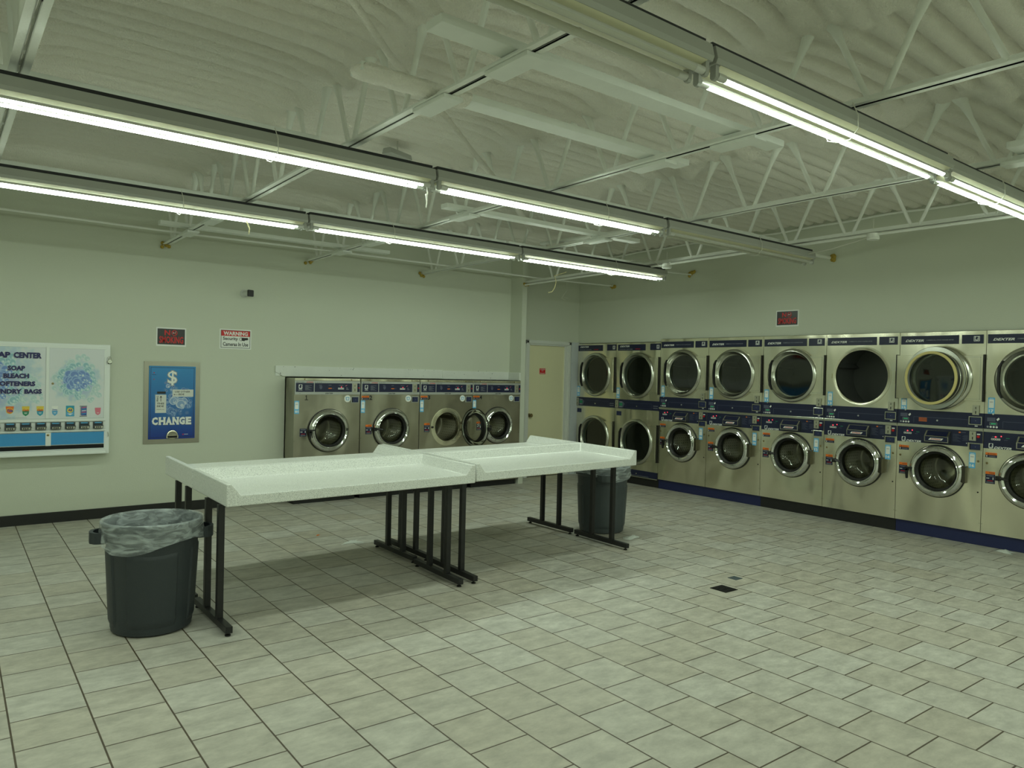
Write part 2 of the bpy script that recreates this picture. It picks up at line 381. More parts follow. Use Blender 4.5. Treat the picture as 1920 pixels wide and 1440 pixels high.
def tag(o, label=None, cat=None, group=None, kind=None):
    if label: o['label'] = label
    if cat: o['category'] = cat
    if group: o['group'] = group
    if kind: o['kind'] = kind
    return o
def empty(name, loc, rz, label, cat, group=None):
    o = bpy.data.objects.new(name, None); COL.objects.link(o); o.location = loc; o.rotation_euler = (0, 0, rz)
    o.empty_display_size = 0.1
    return tag(o, label, cat, group)
def copy_tree(o, parent=None):
    c = o.copy(); COL.objects.link(c); c.parent = parent
    for ch in [x for x in o.children]: copy_tree(ch, c)
    return c
def struct(o): return tag(o, kind='structure')

# ------------------------------------------------------------------ room shell
YB, YD, XR, ZC = 8.54, 8.69, 8.135, 3.44
X0, Y0 = -3.2, -4.2
mb = MB(); mb.box(X0, 9.0, Y0, 9.4, -0.1, 0.0, 'floor_tile'); struct(mb.build('floor'))

def make_ceiling():
    x0, x1, y0, y1 = -0.7, XR+0.02, 0.2, YD+0.02
    nx, ny = 210, 700
    xs = np.linspace(x0, x1, nx); ys = np.linspace(y0, y1, ny)
    Xg, Yg = np.meshgrid(xs, ys)
    rs = np.random.RandomState(3)
    def noise(sx, sy, seed):
        r = np.random.RandomState(seed); gx = int((x1-x0)/sx)+3; gy = int((y1-y0)/sy)+3
        g = r.rand(gy, gx); fx = (Xg-x0)/sx; fy = (Yg-y0)/sy
        ix = fx.astype(int); iy = fy.astype(int); tx = fx-ix; ty = fy-iy; tx = tx*tx*(3-2*tx); ty = ty*ty*(3-2*ty)
        return (g[iy, ix]*(1-tx)+g[iy, ix+1]*tx)*(1-ty)+(g[iy+1, ix]*(1-tx)+g[iy+1, ix+1]*tx)*ty
    J = np.array([0.31, 1.97, 3.56, 5.14, 6.70])
    dj = np.min(np.abs(Xg[..., None]-J), axis=-1)
    warp = (noise(0.9, 0.5, 1)-0.5)*0.045*(1+2.6*np.exp(-(dj/0.32)**2)) + (noise(0.35, 0.3, 5)-.5)*0.012 + (noise(.05, .09, 15)-.5)*.009
    amp = 0.046+0.034*noise(0.9, 0.5, 2)
    amp = amp*(1-0.75*np.exp(-(dj/0.13)**2))
    ph = np.abs(np.sin(PI*(Yg+warp)/0.152))
    z = ZC + 0.022 - amp*ph**0.55
    # foam built up along the joists
    z -= (0.045+0.075*noise(0.3, 0.25, 8))*np.exp(-(dj/(0.14+0.07*noise(.5, .4, 9)))**2)
    z += (noise(0.07, 0.05, 11)-0.5)*0.006*(1+4*np.exp(-(dj/0.25)**2)) + (noise(.03,.02,12)-.5)*.004
    for k, jx in enumerate(J):
        for yn in np.arange(0.8, 8.5, 0.59)+0.40:
            for s in (-0.045, 0.045):
                d2 = (Xg-jx)**2+(Yg-yn-s)**2
                z -= 0.07*np.exp(-d2/0.0035)
    vs = np.stack([Xg.ravel(), Yg.ravel(), z.ravel()], 1)
    idx = np.arange(nx*ny).reshape(ny, nx)
    fs = np.stack([idx[:-1, :-1].ravel(), idx[1:, :-1].ravel(), idx[1:, 1:].ravel(), idx[:-1, 1:].ravel()], 1)
    me = bpy.data.meshes.new('ceiling')
    n = len(vs); extra = [(X0, Y0, ZC), (9.0, Y0, ZC), (9.0, y0, ZC), (X0, y0, ZC), (x0, y0, ZC), (x0, 9.4, ZC), (X0, 9.4, ZC),
                          (X0, Y0, ZC+.2), (9.0, Y0, ZC+.2), (9.0, 9.4, ZC+.2), (X0, 9.4, ZC+.2)]
    vs = list(map(tuple, vs)) + extra
    fl = [tuple(f) for f in fs.tolist()] + [(n, n+3, n+2, n+1), (n+3, n+6, n+5, n+4), (n+7, n+8, n+9, n+10)]
    me.from_pydata(vs, [], fl); me.materials.append(MATS['ceiling_foam']); me.shade_smooth(); me.update()
    o = bpy.data.objects.new('ceiling', me); COL.objects.link(o); struct(o)
make_ceiling()

XP = 6.638   # face of the short return beside the washers
WZ = 1.476
mb = MB()
mb.box(X0, 3.296, YB, YB+0.15, 0, 3.62, 'wall_paint')
mb.box(3.296, XP, YB, YB+0.15, WZ, 3.62, 'wall_paint')
mb.box(XP, 6.72, 8.275, YD+0.16, 0, 3.62, 'wall_paint')
mb.box(6.72, 7.115, YD, YD+0.16, 0, 3.62, 'wall_paint')
mb.box(7.115, 7.915, YD, YD+0.16, 2.03, 3.62, 'wall_paint')
mb.box(7.915, 9.0, YD, YD+0.16, 0, 3.62, 'wall_paint')
struct(mb.build('wall_back'))
mb = MB()
mb.box(XR, 9.0, 6.962, YD, 2.075, 3.62, 'wall_paint')
mb.box(XR, 9.0, 2.02, 6.962, 2.112, 3.62, 'wall_paint')
mb.box(XR, 9.0, Y0, 2.02, 0, 3.62, 'wall_paint')
mb.box(8.88, 9.0, 2.02, YD, 0, 2.11, 'wall_paint')
struct(mb.build('wall_right'))
mb = MB(); mb.box(X0-0.15, X0, Y0, 9.4, 0, 3.62, 'wall_paint'); struct(mb.build('wall_left'))
mb = MB(); mb.box(X0-0.15, 9.0, Y0-0.15, Y0, 0, 3.62, 'wall_paint'); struct(mb.build('wall_front'))
mb = MB(); mb.box(X0, 3.296, YB-0.012, YB, 0.0, 0.104, 'black_base'); struct(mb.build('baseboard_back', bevel=0.003))

# door 1 (utility door in the far corner)
mb = MB(); mb.box(7.135, 7.897, 8.715, 8.755, 0.012, 2.012, 'door_paint'); door = struct(mb.build('door_1', bevel=0.002))
mb = MB(); mb.lathe(7.175, 8.715, 0.945, [(0.03, 0), (0.03, 0.006), (0.012, 0.008), (0.012, 0.03), (0.027, 0.04), (0.03, 0.055), (0.02, 0.068), (0.0005, 0.07)], 'brass', seg=20)
mb.build('door_knob', door, smooth=True)
mb = MB()   # casing, stepped profile
for (a, b, z0, z1) in ((7.052, 7.115, 0, 2.03), (7.915, 7.972, 0, 2.03)):
    mb.box(a, b, YD-0.018, YD, z0, z1+0.057, 'white_paint'); mb.box(a+0.012, b-0.012, YD-0.026, YD-0.018, z0, z1+0.045, 'white_paint')
mb.box(7.052, 7.972, YD-0.018, YD, 2.03, 2.088, 'white_paint'); mb.box(7.064, 7.96, YD-0.026, YD-0.018, 2.042, 2.076, 'white_paint')
mb.box(7.115, 7.135, YD-0.005, YD+0.12, 0, 2.03, 'white_paint'); mb.box(7.897, 7.915, YD-0.005, YD+0.12, 0, 2.03, 'white_paint'); mb.box(7.135, 7.897, YD-0.005, YD+0.12, 2.012, 2.03, 'white_paint')
mb.box(7.86, 7.897, YD+0.005, YD+0.03, 0, 2.012, 'white_paint')
struct(mb.build('trim_1', bevel=0.003))
mb = MB(); mb.box(7.976, 8.128, YD-0.03, YD, 0, 2.088, 'filler_paint')
for z in (0.35, 0.9, 1.35, 1.75): mb.lathe(7.99, YD-0.03, z, [(0.004, 0), (0.003, 0.002), (0.0002, 0.002)], 'grey_print', seg=8)
struct(mb.build('trim_2', bevel=0.003))

# header board over the washers, split end on the left
mb = MB()
mb.prism([(3.172, 1.605), (5.475, 1.600), (5.475, 1.482), (3.262, 1.482), (3.215, 1.513), (3.172, 1.53)], 'y', YB-0.022, YB, 'board_paint')
mb.prism([(5.477, 1.592), (6.612, 1.592), (6.612, 1.478), (5.477, 1.478)], 'y', YB-0.020, YB, 'board_paint')
mb.box(3.176, 3.23, YB-0.008, YB, 1.485, 1.53, 'board_paint')
mb.box(XP-0.02, XP, 8.275, YB-0.002, 1.478, 1.589, 'board_paint')
rr = random.Random(4)
for _ in range(26):
    x = rr.uniform(3.2, 6.5); z = rr.choice([rr.uniform(1.59, 1.597), rr.uniform(1.50, 1.6)])
    mb.disc(x, YB-0.0235, z, rr.uniform(0.003, 0.006), 'black_base', seg=8)
o = mb.build('header_board', bevel=0.002)
tag(o, 'chipped white painted board running over the row of four numbered washers', 'board')

# signs -------------------------------------------------------------
def no_smoking(name, w, h, loc, rz, label):
    r = empty(name, loc, rz, label, 'sign', 'no smoking signs')
    mb = MB(); mb.plate(0, w, 0, h, 0, 'white_print', 0.003); mb.plate(w*.04, w*.955, h*.09, h*.93, -0.003, 'sign_black', 0.001); mb.build('sign_board', r)
    mb = MB(); y = -0.0052
    mb.text('N', w*.27, w*.46, h*.58, h*.86, y, 'red_print', 0.03); mb.text('SMOKING', w*.10, w*.90, h*.16, h*.53, y, 'red_print', 0.025)
    mb.build('lettering', r, recalc=False)
    mb = MB(); cx, cz, R = w*.60, h*.72, h*.15
    mb.lathe(cx, y, cz, [(R, 0), (R*.78, 0)], 'red_print', seg=28)
    mb.quad([(cx-R*.62, y-.0004, cz+R*.48), (cx-R*.48, y-.0004, cz+R*.62), (cx+R*.62, y-.0004, cz-R*.48), (cx+R*.48, y-.0004, cz-R*.62)], 'red_print')
    mb.rect(cx-R*.6, cx+R*.25, cz-R*.12, cz+R*.08, y-.0002, 'white_print'); mb.rect(cx+R*.3, cx+R*.55, cz-R*.12, cz+R*.08, y-.0002, 'orange_print')
    mb.tube([(cx+R*.45, y, cz+R*.1), (cx+R*.3, y, cz+R*.35), (cx+R*.55, y, cz+R*.6)], 0.0012, 'white_print', 5)
    mb.build('emblem', r, recalc=False)
    return r
no_smoking('no_smoking_sign', 0.300, 0.200, (1.887, YB, 1.783), 0, 'black and red no smoking sign above the blue change machine')
no_smoking('no_smoking_sign', 0.300, 0.197, (XR, 5.178, 2.222), -PI/2, 'black and red no smoking sign high above the stainless machines')
r = empty('warning_sign', (2.540, YB, 1.779), 0, 'white warning sign with red band about security cameras', 'sign')
w_, h_ = 0.350, 0.222
mb = MB(); mb.plate(0, w_, 0, h_, 0, 'white_print', 0.003); mb.plate(.012, w_-.012, .012, h_-.012, -0.003, 'sign_black', 0.0006); mb.plate(.017, w_-.017, .017, h_-.017, -0.0036, 'white_print', 0.0006)
mb.plate(.017, w_-.017, h_-.078, h_-.017, -0.0042, 'red_print', 0.0004); mb.build('sign_board', r)
mb = MB(); y = -0.0058
mb.text('WARNING', .04, w_-.04, h_-.070, h_-.026, y, 'white_print', .035)
mb.text('Security', .035, .20, .088, .135, y, 'black_print', .02); mb.text('Cameras In Use', .035, w_-.035, .032, .075, y, 'black_print', .02)
mb.build('lettering', r, recalc=False)
mb = MB(); mb.lathe(.235, y, .113, [(.020, 0), (.016, 0)], 'black_print', 20); mb.prism([(.24, .098), (.275, .093), (.275, .13), (.24, .132)], 'y', y, y-.0004, 'black_print')
mb.prism([(.27, .10), (.315, .108), (.31, .132), (.27, .13)], 'y', y, y-.0006, 'black_print'); mb.build('camera_symbol', r, recalc=False)
r = empty('door_sign', (7.362, 8.715, 1.575), 0, 'small red sign with white lettering on the cream utility door', 'sign')
mb = MB(); mb.plate(0, .115, 0, .088, 0, 'red_print', .002); mb.build('sign_board', r)
mb = MB(); mb.text('AUTHORIZED', .01, .105, .066, .080, -.003, 'white_print', .02); mb.text('ONLY', .035, .08, .045, .056, -.003, 'white_print', .03)
mb.text('PERSONNEL', .012, .103, .008, .020, -.003, 'white_print', .02); mb.build('lettering', r, recalc=False)

# security camera -----------------------------------------------------
r = empty('security_camera', (2.80, YB, 2.41), 0, 'small white security camera with black face mounted on the back wall', 'camera')
mb = MB(); mb.lathe(0, 0, 0.0, [(.045, 0), (.045, .01), (.03, .02), (.012, .03), (.012, .05)], 'camera_white', 20); mb.build('bracket', r, smooth=True)
def rot_mb(mb, ax, ang, cen):
    R = Matrix.Rotation(ang, 3, ax); c = Vector(cen); mb.v = [tuple(R @ (Vector(p)-c) + c) for p in mb.v]
mb = MB(); mb.lathe(0.0, -0.03, 0.0, [(.0005, 0), (.032, 0), (.036, .01), (.036, .08), (.033, .09)], 'camera_white', 20); rot_mb(mb, 'Z', .35, (0, -.03, 0)); mb.build('housing', r, smooth=True)
mb = MB(); mb.prism([(-.037, -.03), (-.03, -.037), (.03, -.037), (.037, -.03), (.037, .03), (.03, .037), (-.03, .037), (-.037, .03)], 'y', -.118, -.135, 'black_plastic'); rot_mb(mb, 'Z', .35, (0, -.03, 0)); mb.build('lens_face', r)

def bubbles(parent, cx, cz, R, y, n, sets, seed, rmin, rmax, keep=None):
    rs = random.Random(seed); mb = MB(); L_ = []
    for i in range(n):
        for _ in range(30):
            a = rs.uniform(0, 2*PI); d = R*math.sqrt(rs.random())*(0.9+.25*math.sin(3*a+seed))
            x, z = cx+d*math.cos(a), cz+d*math.sin(a)
            if keep is None or keep(x, z): break
        L_.append((d+rs.uniform(-.1, .1)*R, x, z, rs.uniform(rmin, rmax)*(1.15-.45*d/R)))
    L_.sort(reverse=True)
    for i, (d, x, z, r_) in enumerate(L_):
        fill, rim = sets[0] if d > R*.72 else (sets[1] if d > R*.42 else sets[2]); yy = y-i*1.2e-5
        mb.disc(x, yy, z, r_, rim, 22); mb.disc(x+r_*.05, yy-4e-6, z-r_*.03, r_*.84, fill, 22)
        mb.disc(x+r_*.30, yy-8e-6, z-r_*.34, r_*.40, rim, 12); mb.disc(x+r_*.36, yy-1.1e-5, z-r_*.40, r_*.22, 'bubble_shine' if sets[0][0][0] == 'b' else rim, 10)
    return mb.build('bubble_picture', parent, recalc=False)
SOAPY = (('bubble_pale', 'bubble_pale_rim'), ('bubble_teal', 'bubble_teal_rim'), ('bubble_blue', 'bubble_blue_rim'))
FROTH = (('froth_blue', 'froth_rim'), ('froth_blue', 'froth_rim'), ('froth_rim', 'froth_white'))
# ------------------------------------------------------------------ change machine
r = empty('change_machine', (1.774, YB, 0.742), 0, 'blue bubble printed change machine in a stainless frame set in the wall', 'change machine')
W_, H_ = .562, .875
mb = MB(); mb.box(0, W_, -.008, 0, 0, .048, 'frame_steel'); mb.box(0, W_, -.008, 0, H_-.047, H_, 'frame_steel'); mb.box(0, .047, -.008, 0, .048, H_-.047, 'frame_steel'); mb.box(W_-.047, W_, -.008, 0, .048, H_-.047, 'frame_steel')
mb.build('frame', r)
bubble_mat('change_face', .30, .43, .22, (0.03, 0.26, 0.60), (0.008, 0.035, 0.28), H_-.05, .05, (.05, .24, .52), (.12, .26, .55), .25, 16)
mb = MB(); mb.box(.047, W_-.047, -.016, -.001, .048, H_-.047, 'change_face'); mb.build('face_panel', r, bevel=.004)
mb = MB()
for (a, b, c, d) in ((.062, .066, .07, H_-.066), (W_-.066, W_-.062, .07, H_-.066), (.062, W_-.062, .066, .07), (.062, W_-.062, H_-.066, H_-.062)): mb.rect(a, b, c, d, -.0168, 'navy_light')
mb.build('border_line', r, recalc=False)
bubbles(r, .34, .42, .17, -.0161, 46, FROTH, 5, .016, .042, keep=lambda x, z: .08 < x < W_-.075 and z > .30)
bubbles(r, .25, .60, .06, -.0161, 14, FROTH, 8, .010, .022)
mb = MB(); mb.text('$', .222, .332, .615, .785, -.0166, 'grey_print', .05); mb.text('$', .230, .324, .622, .779, -.0172, 'white_print', .012); mb.build('dollar_emblem', r, recalc=False)
mb = MB(); x = .080
for ch, wd in (('C', .064), ('H', .072), ('A', .070), ('N', .070), ('G', .066), ('E', .062)):
    mb.text(ch, x+.003, x+wd-.002, .194, .279, -.0170, 'dim_print', .07); mb.text(ch, x, x+wd-.006, .200, .283, -.0174, 'white_print', .06)
    z0, z1 = .200, .283
    if ch in 'HAN':
        for xx in ((x-.002, x+.024), (x+wd-.030, x+wd-.002)): mb.rect(xx[0], xx[1], z0, z0+.012, -.0178, 'white_print')
        if ch != 'A':
            for xx in ((x-.002, x+.024), (x+wd-.030, x+wd-.002)): mb.rect(xx[0], xx[1], z1-.012, z1, -.0178, 'white_print')
    if ch == 'E': mb.rect(x-.004, x+.02, z0, z0+.012, -.0178, 'white_print'); mb.rect(x-.004, x+.02, z1-.012, z1, -.0178, 'white_print')
    x += .068
mb.build('lettering', r, recalc=False)
mb = MB(); mb.box(.128, .212, -.020, -.012, .533, .556, 'black_plastic'); mb.build('bill_slot', r)
mb = MB(); mb.lathe(.283, -.016, .085, [(.060, 0), (.055, .012), (.046, .014)], 'stainless', 24, 0, PI); mb.box(.223, .343, -.03, -.016, .055, .088, 'stainless'); mb.box(.235, .331, -.031, -.012, .060, .082, 'dark_void'); mb.disc(.283, -.0245, .088, .046, 'stainless_dark', 24); mb.build('coin_cup', r)
mb = MB(); mb.disc(.095, -.0168, .755, .006, 'red_print', 10); mb.disc(.095, -.0168, .685, .005, 'red_print', 10); mb.rect(.075, .115, .733, .737, -.0168, 'navy'); mb.text('C', .385, .402, .085, .10, -.0168, 'red_print', .05); mb.rect(.405, .445, .092, .096, -.0168, 'white_print'); mb.build('small_print', r, recalc=False)
r = empty('paper_note', (1.885, YB-.0165, 1.070), 0, 'tall handwritten paper note with up arrow taped under the bill slot', 'note', 'handwritten notes on the change machine')
mb = MB(); mb.plate(0, .108, 0, .195, 0, 'paper', .001); mb.build('paper_sheet', r)
mb = MB(); y = -.0016
for i, ch in enumerate('USE'): mb.text(ch, .014, .03, .165-i*.021, .182-i*.021, y, 'black_print', .02)
mb.text('THIS', .016, .088, .090, .110, y, 'black_print', .02, .1); mb.text('SIDE', .014, .086, .062, .082, y, 'black_print', .02, .1); mb.text('thank you', .014, .09, .030, .044, y, 'black_print', 0, .3)
mb.rect(.052, .057, .122, .18, y, 'black_print'); mb.quad([(.040, y, .158), (.0545, y, .184), (.069, y, .158), (.0545, y, .170)], 'black_print'); mb.build('handwriting', r, recalc=False)
r = empty('paper_note', (2.054, YB-.0165, 1.242), 0, 'wide handwritten paper note with left arrow beside the bill slot', 'note', 'handwritten notes on the change machine')
mb = MB(); mb.plate(0, .213, 0, .078, 0, 'paper', .001); mb.build('paper_sheet', r)
mb = MB(); mb.text('USE OTHER', .024, .178, .045, .064, y, 'black_print', .012, .15); mb.text('SIDE', .058, .12, .016, .036, y, 'black_print', .015, .1); mb.rect(.020, .052, .022, .0245, y, 'black_print'); mb.quad([(.010, y, .023), (.024, y, .030), (.022, y, .023), (.024, y, .016)], 'black_print'); mb.build('handwriting', r, recalc=False)

# ------------------------------------------------------------------ soap dispenser
SX = -0.34
r = empty('soap_dispenser', (SX, YB, 0.672), 0, 'white wall mounted soap vending cabinet with bubble pictures and blue panels', 'vending machine')
W_, H_, D_ = 1.44-SX, 1.098, .10
mb = MB(); mb.box(0, W_, -D_, 0, 0, H_, 'soap_white'); mb.build('cabinet', r, bevel=.004)
def L(x): return x-SX
def Z(z): return z-.672
for i, (a, b, zc) in enumerate(((-.28, .885, 1.37), (.912, 1.386, 1.41))):
    cx = .43 if i == 0 else 1.148
    bubble_mat('bubble_sheet_%d' % i, L(cx), Z(1.40), .46 if i == 0 else .235, (.72, .75, .78), (.74, .77, .78), 1, 0, (.50, .68, .74), (.20, .26, .66), .75, 20)
    mb = MB(); mb.box(L(a), L(b), -D_-.008, -D_+.001, Z(1.035), Z(1.722), 'bubble_sheet_%d' % i); mb.build('picture_door', r, bevel=.002)
    bubbles(r, L(cx), Z(1.40 if i == 0 else 1.41), .40 if i == 0 else .222, -D_-.0082, 260 if i == 0 else 150, SOAPY, 3+i, .020, .040, keep=lambda x, z, a=a, b=b: L(a)+.03 < x < L(b)-.03 and Z(1.19) < z < Z(1.69))
mb = MB()
mb.box(L(.885), L(.912), -D_-.018, -D_, Z(1.035), Z(1.735), 'soap_white'); mb.box(L(-.34), L(1.40), -D_-.02, -D_, Z(1.005), Z(1.030), 'soap_white')
mb.box(L(-.34), L(1.40), -D_-.024, -D_, Z(.905), Z(.922), 'soap_white'); mb.box(L(-.34), L(1.40), -D_-.010, -D_, Z(1.722), Z(1.745), 'soap_white')
mb.box(L(1.386), L(1.40), -D_-.012, -D_, Z(1.03), Z(1.64), 'soap_white'); mb.box(L(.888), L(.934), -D_-.012, -D_, Z(.77), Z(.905), 'soap_white')
mb.build('door_rails', r, bevel=.002)
mb = MB()
for a, b in ((-.28, .888), (.935, 1.390)): mb.box(L(a), L(b), -D_-.008, -D_, Z(.779), Z(.896), 'panel_blue')
mb.build('blue_panel', r)
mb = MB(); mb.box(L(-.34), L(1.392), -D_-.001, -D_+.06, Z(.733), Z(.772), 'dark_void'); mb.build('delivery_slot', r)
mb = MB(); mb.box(L(-.34), L(1.40), -D_-.055, -D_, Z(.690), Z(.727), 'soap_white'); mb.box(L(-.34), L(1.40), -D_-.062, -D_-.05, Z(.680), Z(.700), 'soap_white'); mb.build('delivery_tray', r, bevel=.004)
mb = MB()
mb.lathe(L(.943), -D_-.008, Z(1.376), [(.011, 0), (.010, .006), (.0005, .007)], 'brass', 16); mb.lathe(L(.909), -D_-.012, Z(.876), [(.011, 0), (.010, .006), (.0005, .007)], 'brass', 16)
mb.build('lock_cylinder', r, smooth=True)
mb = MB(); mb.tube([(L(1.425), -D_, Z(.89)), (L(1.425), -D_-.02, Z(.885)), (L(1.428), -D_-.02, Z(.85)), (L(1.428), -D_, Z(.845))], .003, 'trim_steel', 8); mb.build('hasp', r, smooth=True)
mb = MB(); y = -D_-.0112
def ttl(s, x0, x1, z0, z1):
    mb.text(s, L(x0)-.006, L(x1)-.006, Z(z0)-.004, Z(z1)-.004, y, 'grey_print', .05); mb.text(s, L(x0), L(x1), Z(z0), Z(z1), y-.0008, 'navy_ink', .05)
ttl('SOAP', .405, .598, 1.616, 1.672); ttl('CENTER', .624, .849, 1.616, 1.672); ttl('SOAP', .578, .716, 1.497, 1.543); ttl('BLEACH', .545, .748, 1.424, 1.470); ttl('SOFTENERS', .487, .800, 1.350, 1.396); ttl('LAUNDRY', .415, .692, 1.277, 1.322); ttl('BAGS', .713, .853, 1.277, 1.322)
mb.build('lettering', r, recalc=False)
y = -D_-.0092
def pouch(x0, x1, z0, z1, top, bot, word, wcol='white_print'):
    x0, x1, z0, z1 = L(x0), L(x1), Z(z0), Z(z1); h = z1-z0; w = x1-x0; zm = z0+h*.52; mb = MB()
    mb.quad([(x0+w*.05, y, zm), (x1-w*.05, y, zm), (x1, y, z1), (x0, y, z1)], top)
    mb.quad([(x0+w*.12, y, z0+h*.2), (x0+w*.5, y, z0), (x1-w*.12, y, z0+h*.2), (x1-w*.05, y, zm), (x0+w*.05, y, zm)], bot)
    if word: mb.text(word, x0+w*.1, x1-w*.1, z0+h*.5, z0+h*.72, y-.0012, wcol, .03, .2)
    mb.rect(x0+w*.3, x1-w*.3, z0+h*.32, z0+h*.36, y-.0008, 'white_print'); mb.rect(x0+w*.34, x1-w*.34, z0+h*.24, z0+h*.27, y-.0008, 'white_print')
    mb.build('product_picture', r, recalc=False)
zz0, zz1 = 1.062, 1.157
for a0 in (.566, .448):
    mb = MB(); a, b = L(a0), L(a0+.065); mb.quad([(a+.006, y, Z(1.10)), (b-.006, y, Z(1.10)), (b, y, Z(zz1)), (a, y, Z(zz1))], 'orange_print'); mb.disc((a+b)/2, y-.0006, Z(1.115), .029, 'yellow_print', 24); mb.disc((a+b)/2, y-.0010, Z(1.115), .024, 'orange_print', 24)
    mb.text('Tide', a+.010, b-.008, Z(1.104), Z(1.128), y-.0014, 'deep_blue', .04, .15); mb.build('product_picture', r, recalc=False)
pouch(.694, .756, zz0, zz1, 'yellow_print', 'green_print', 'Gain', 'red_print'); pouch(.811, .872, zz0, zz1, 'yellow_print', 'teal_print', 'Gain', 'red_print')
pouch(.936, .990, zz0, zz1, 'white_print', 'sky_print', 'Downy', 'deep_blue')
mb = MB(); mb.rect(L(1.056), L(1.128), Z(1.054), Z(1.160), y, 'teal_print'); mb.rect(L(1.060), L(1.124), Z(1.058), Z(1.100), y-.0003, 'sky_print'); mb.disc(L(1.092), y-.0006, Z(1.115), .026, 'yellow_print', 20); mb.text('All', L(1.074), L(1.108), Z(1.105), Z(1.128), y-.0012, 'deep_blue', .04); mb.quad([(L(1.066), y-.001, Z(1.082)), (L(1.118), y-.001, Z(1.082)), (L(1.092), y-.001, Z(1.066))], 'white_print'); mb.build('product_picture', r, recalc=False)
mb = MB(); mb.rect(L(1.188), L(1.235), Z(1.062), Z(1.148), y, 'deep_blue'); mb.rect(L(1.178), L(1.188), Z(1.064), Z(1.146), y, 'grey_print'); mb.rect(L(1.174), L(1.238), Z(1.150), Z(1.156), y, 'black_print'); mb.rect(L(1.174), L(1.238), Z(1.052), Z(1.058), y, 'black_print')
for k, cc in enumerate(('pink_print', 'sky_print', 'white_print', 'pink_print', 'sky_print')): mb.quad([(L(1.192), y-.001, Z(1.134-k*.015)), (L(1.230), y-.001, Z(1.138-k*.015)), (L(1.230), y-.001, Z(1.145-k*.015)), (L(1.192), y-.001, Z(1.141-k*.015))], cc)
mb.build('product_picture', r, recalc=False)
pouch(1.307, 1.360, zz0, zz1-.02, 'pink_print', 'pink_print', None)
mb = MB(); mb.rect(L(.575), L(.735), Z(1.046), Z(1.0475), y, 'black_print'); mb.build('small_print', r, recalc=False)
for i, x in enumerate([.312, .436, .559, .682, .805, .928, 1.050, 1.172, 1.293]):   # coin slides, each a part
    mb = MB(); a = L(x); b = a+.088; z0 = Z(.930); z1 = Z(.998)
    mb.box(a, b, -D_-.012, -D_, z0, z1, 'slide_metal'); mb.box(a+.004, b-.004, -D_-.05, -D_-.012, z0+.004, z0+.030, 'slide_metal')
    mb.box(a+.010, b-.010, -D_-.058, -D_-.05, z0+.008, z0+.026, 'trim_steel'); mb.prism([(-D_-.012, z0+.030), (-D_-.05, z0+.030), (-D_-.012, z0+.052)], 'x', a+.006, b-.006, 'slide_metal')
    mb.rect(a+.014, b-.014, z0+.053, z0+.064, -D_-.0125, 'sky_print'); mb.tube([(b-.006, -D_-.012, z0+.045), (b+.002, -D_-.03, z0+.022)], .004, 'trim_steel', 6)
    for k in range(3): mb.box(a+.022+k*.016, a+.030+k*.016, -D_-.0605, -D_-.05, z0+.010, z0+.024, 'dark_void')
    mb.build('coin_slide', r)
r = empty('padlock', (1.432, YB-.10, 1.63), 0, 'small steel padlock hanging on the upper right edge of the soap cabinet', 'padlock')
mb = MB(); mb.lathe(0, -.004, -.028, [(.0005, 0), (.020, 0), (.021, .004), (.021, .020), (.018, .024), (.0005, .024)], 'trim_steel', 20); mb.box(-.016, .016, -.026, -.006, -.050, -.043, 'black_rubber'); mb.build('lock_body', r, smooth=True)
mb = MB(); mb.tube([(-.011, -.014, -.012), (-.011, -.014, .012), (-.006, -.014, .021), (.006, -.014, .021), (.011, -.014, .012), (.011, -.014, -.012)], .0035, 'trim_steel', 8); mb.build('shackle', r, smooth=True)

# ------------------------------------------------------------------ machine parts (local x = across, -y = out of the face, z up)
def horse(mb, x0, z0, s, y, square='white_print', head='navy'):
    mb.rect(x0, x0+s, z0, z0+s*1.12, y, square)
    P = [(.16, .15), (.86, .15), (.82, .34), (.60, .40), (.74, .52), (.86, .50), (.90, .64), (.70, .92), (.42, .95), (.22, .78), (.16, .5)]
    mb.add([(x0+a*s, y-.0006, z0+b*s*1.12) for a, b in P], [(0, 1, 2, 3, 4, 9, 10), (4, 5, 6, 7, 8, 9)], head)
    mb.rect(x0+s*.12, x0+s*.88, z0-s*.16, z0-s*.08, y, square)
def number_sticker(parent, x, z, num, y, w=.058, h=.157):
    mb = MB(); mb.plate(x, x+w, z, z+h, y, 'sticker_blue', .0012)
    mb.rect(x+w*.12, x+w*.88, z+h*.36, z+h*.88, y-.0016, 'white_print'); mb.rect(x+w*.25, x+w*.75, z+h*.74, z+h*.76, y-.002, 'grey_print'); mb.rect(x+w*.25, x+w*.75, z+h*.69, z+h*.71, y-.002, 'grey_print')
    mb.rect(x+w*.2, x+w*.8, z+h*.91, z+h*.935, y-.002, 'white_print')
    mb.text(num, x+w*.14, x+w*.86, z+h*.08, z+h*.27, y-.002, 'white_print', .05)
    o = mb.build('number_sticker', parent, recalc=False); return o
def warn_small(parent, x, z, y):
    mb = MB(); w, h = .100, .048; mb.plate(x, x+w, z, z+h, y, 'navy', .001); mb.rect(x, x+w, z+h*.55, z+h, y-.0014, 'orange_print')
    mb.text('WARNING', x+.035, x+w-.012, z+h*.68, z+h*.86, y-.0018, 'black_print', .02); mb.quad([(x+.018, y-.0018, z+h*.66), (x+.032, y-.0018, z+h*.66), (x+.025, y-.0018, z+h*.90)], 'black_print')
    mb.rect(x+.008, x+.016, z+h*.12, z+h*.42, y-.0018, 'white_print')
    for k in range(2): mb.rect(x+.03, x+w-.01, z+h*(.14+k*.16), z+h*(.19+k*.16), y-.0018, 'grey_print')
    mb.build('warning_label', parent, recalc=False)
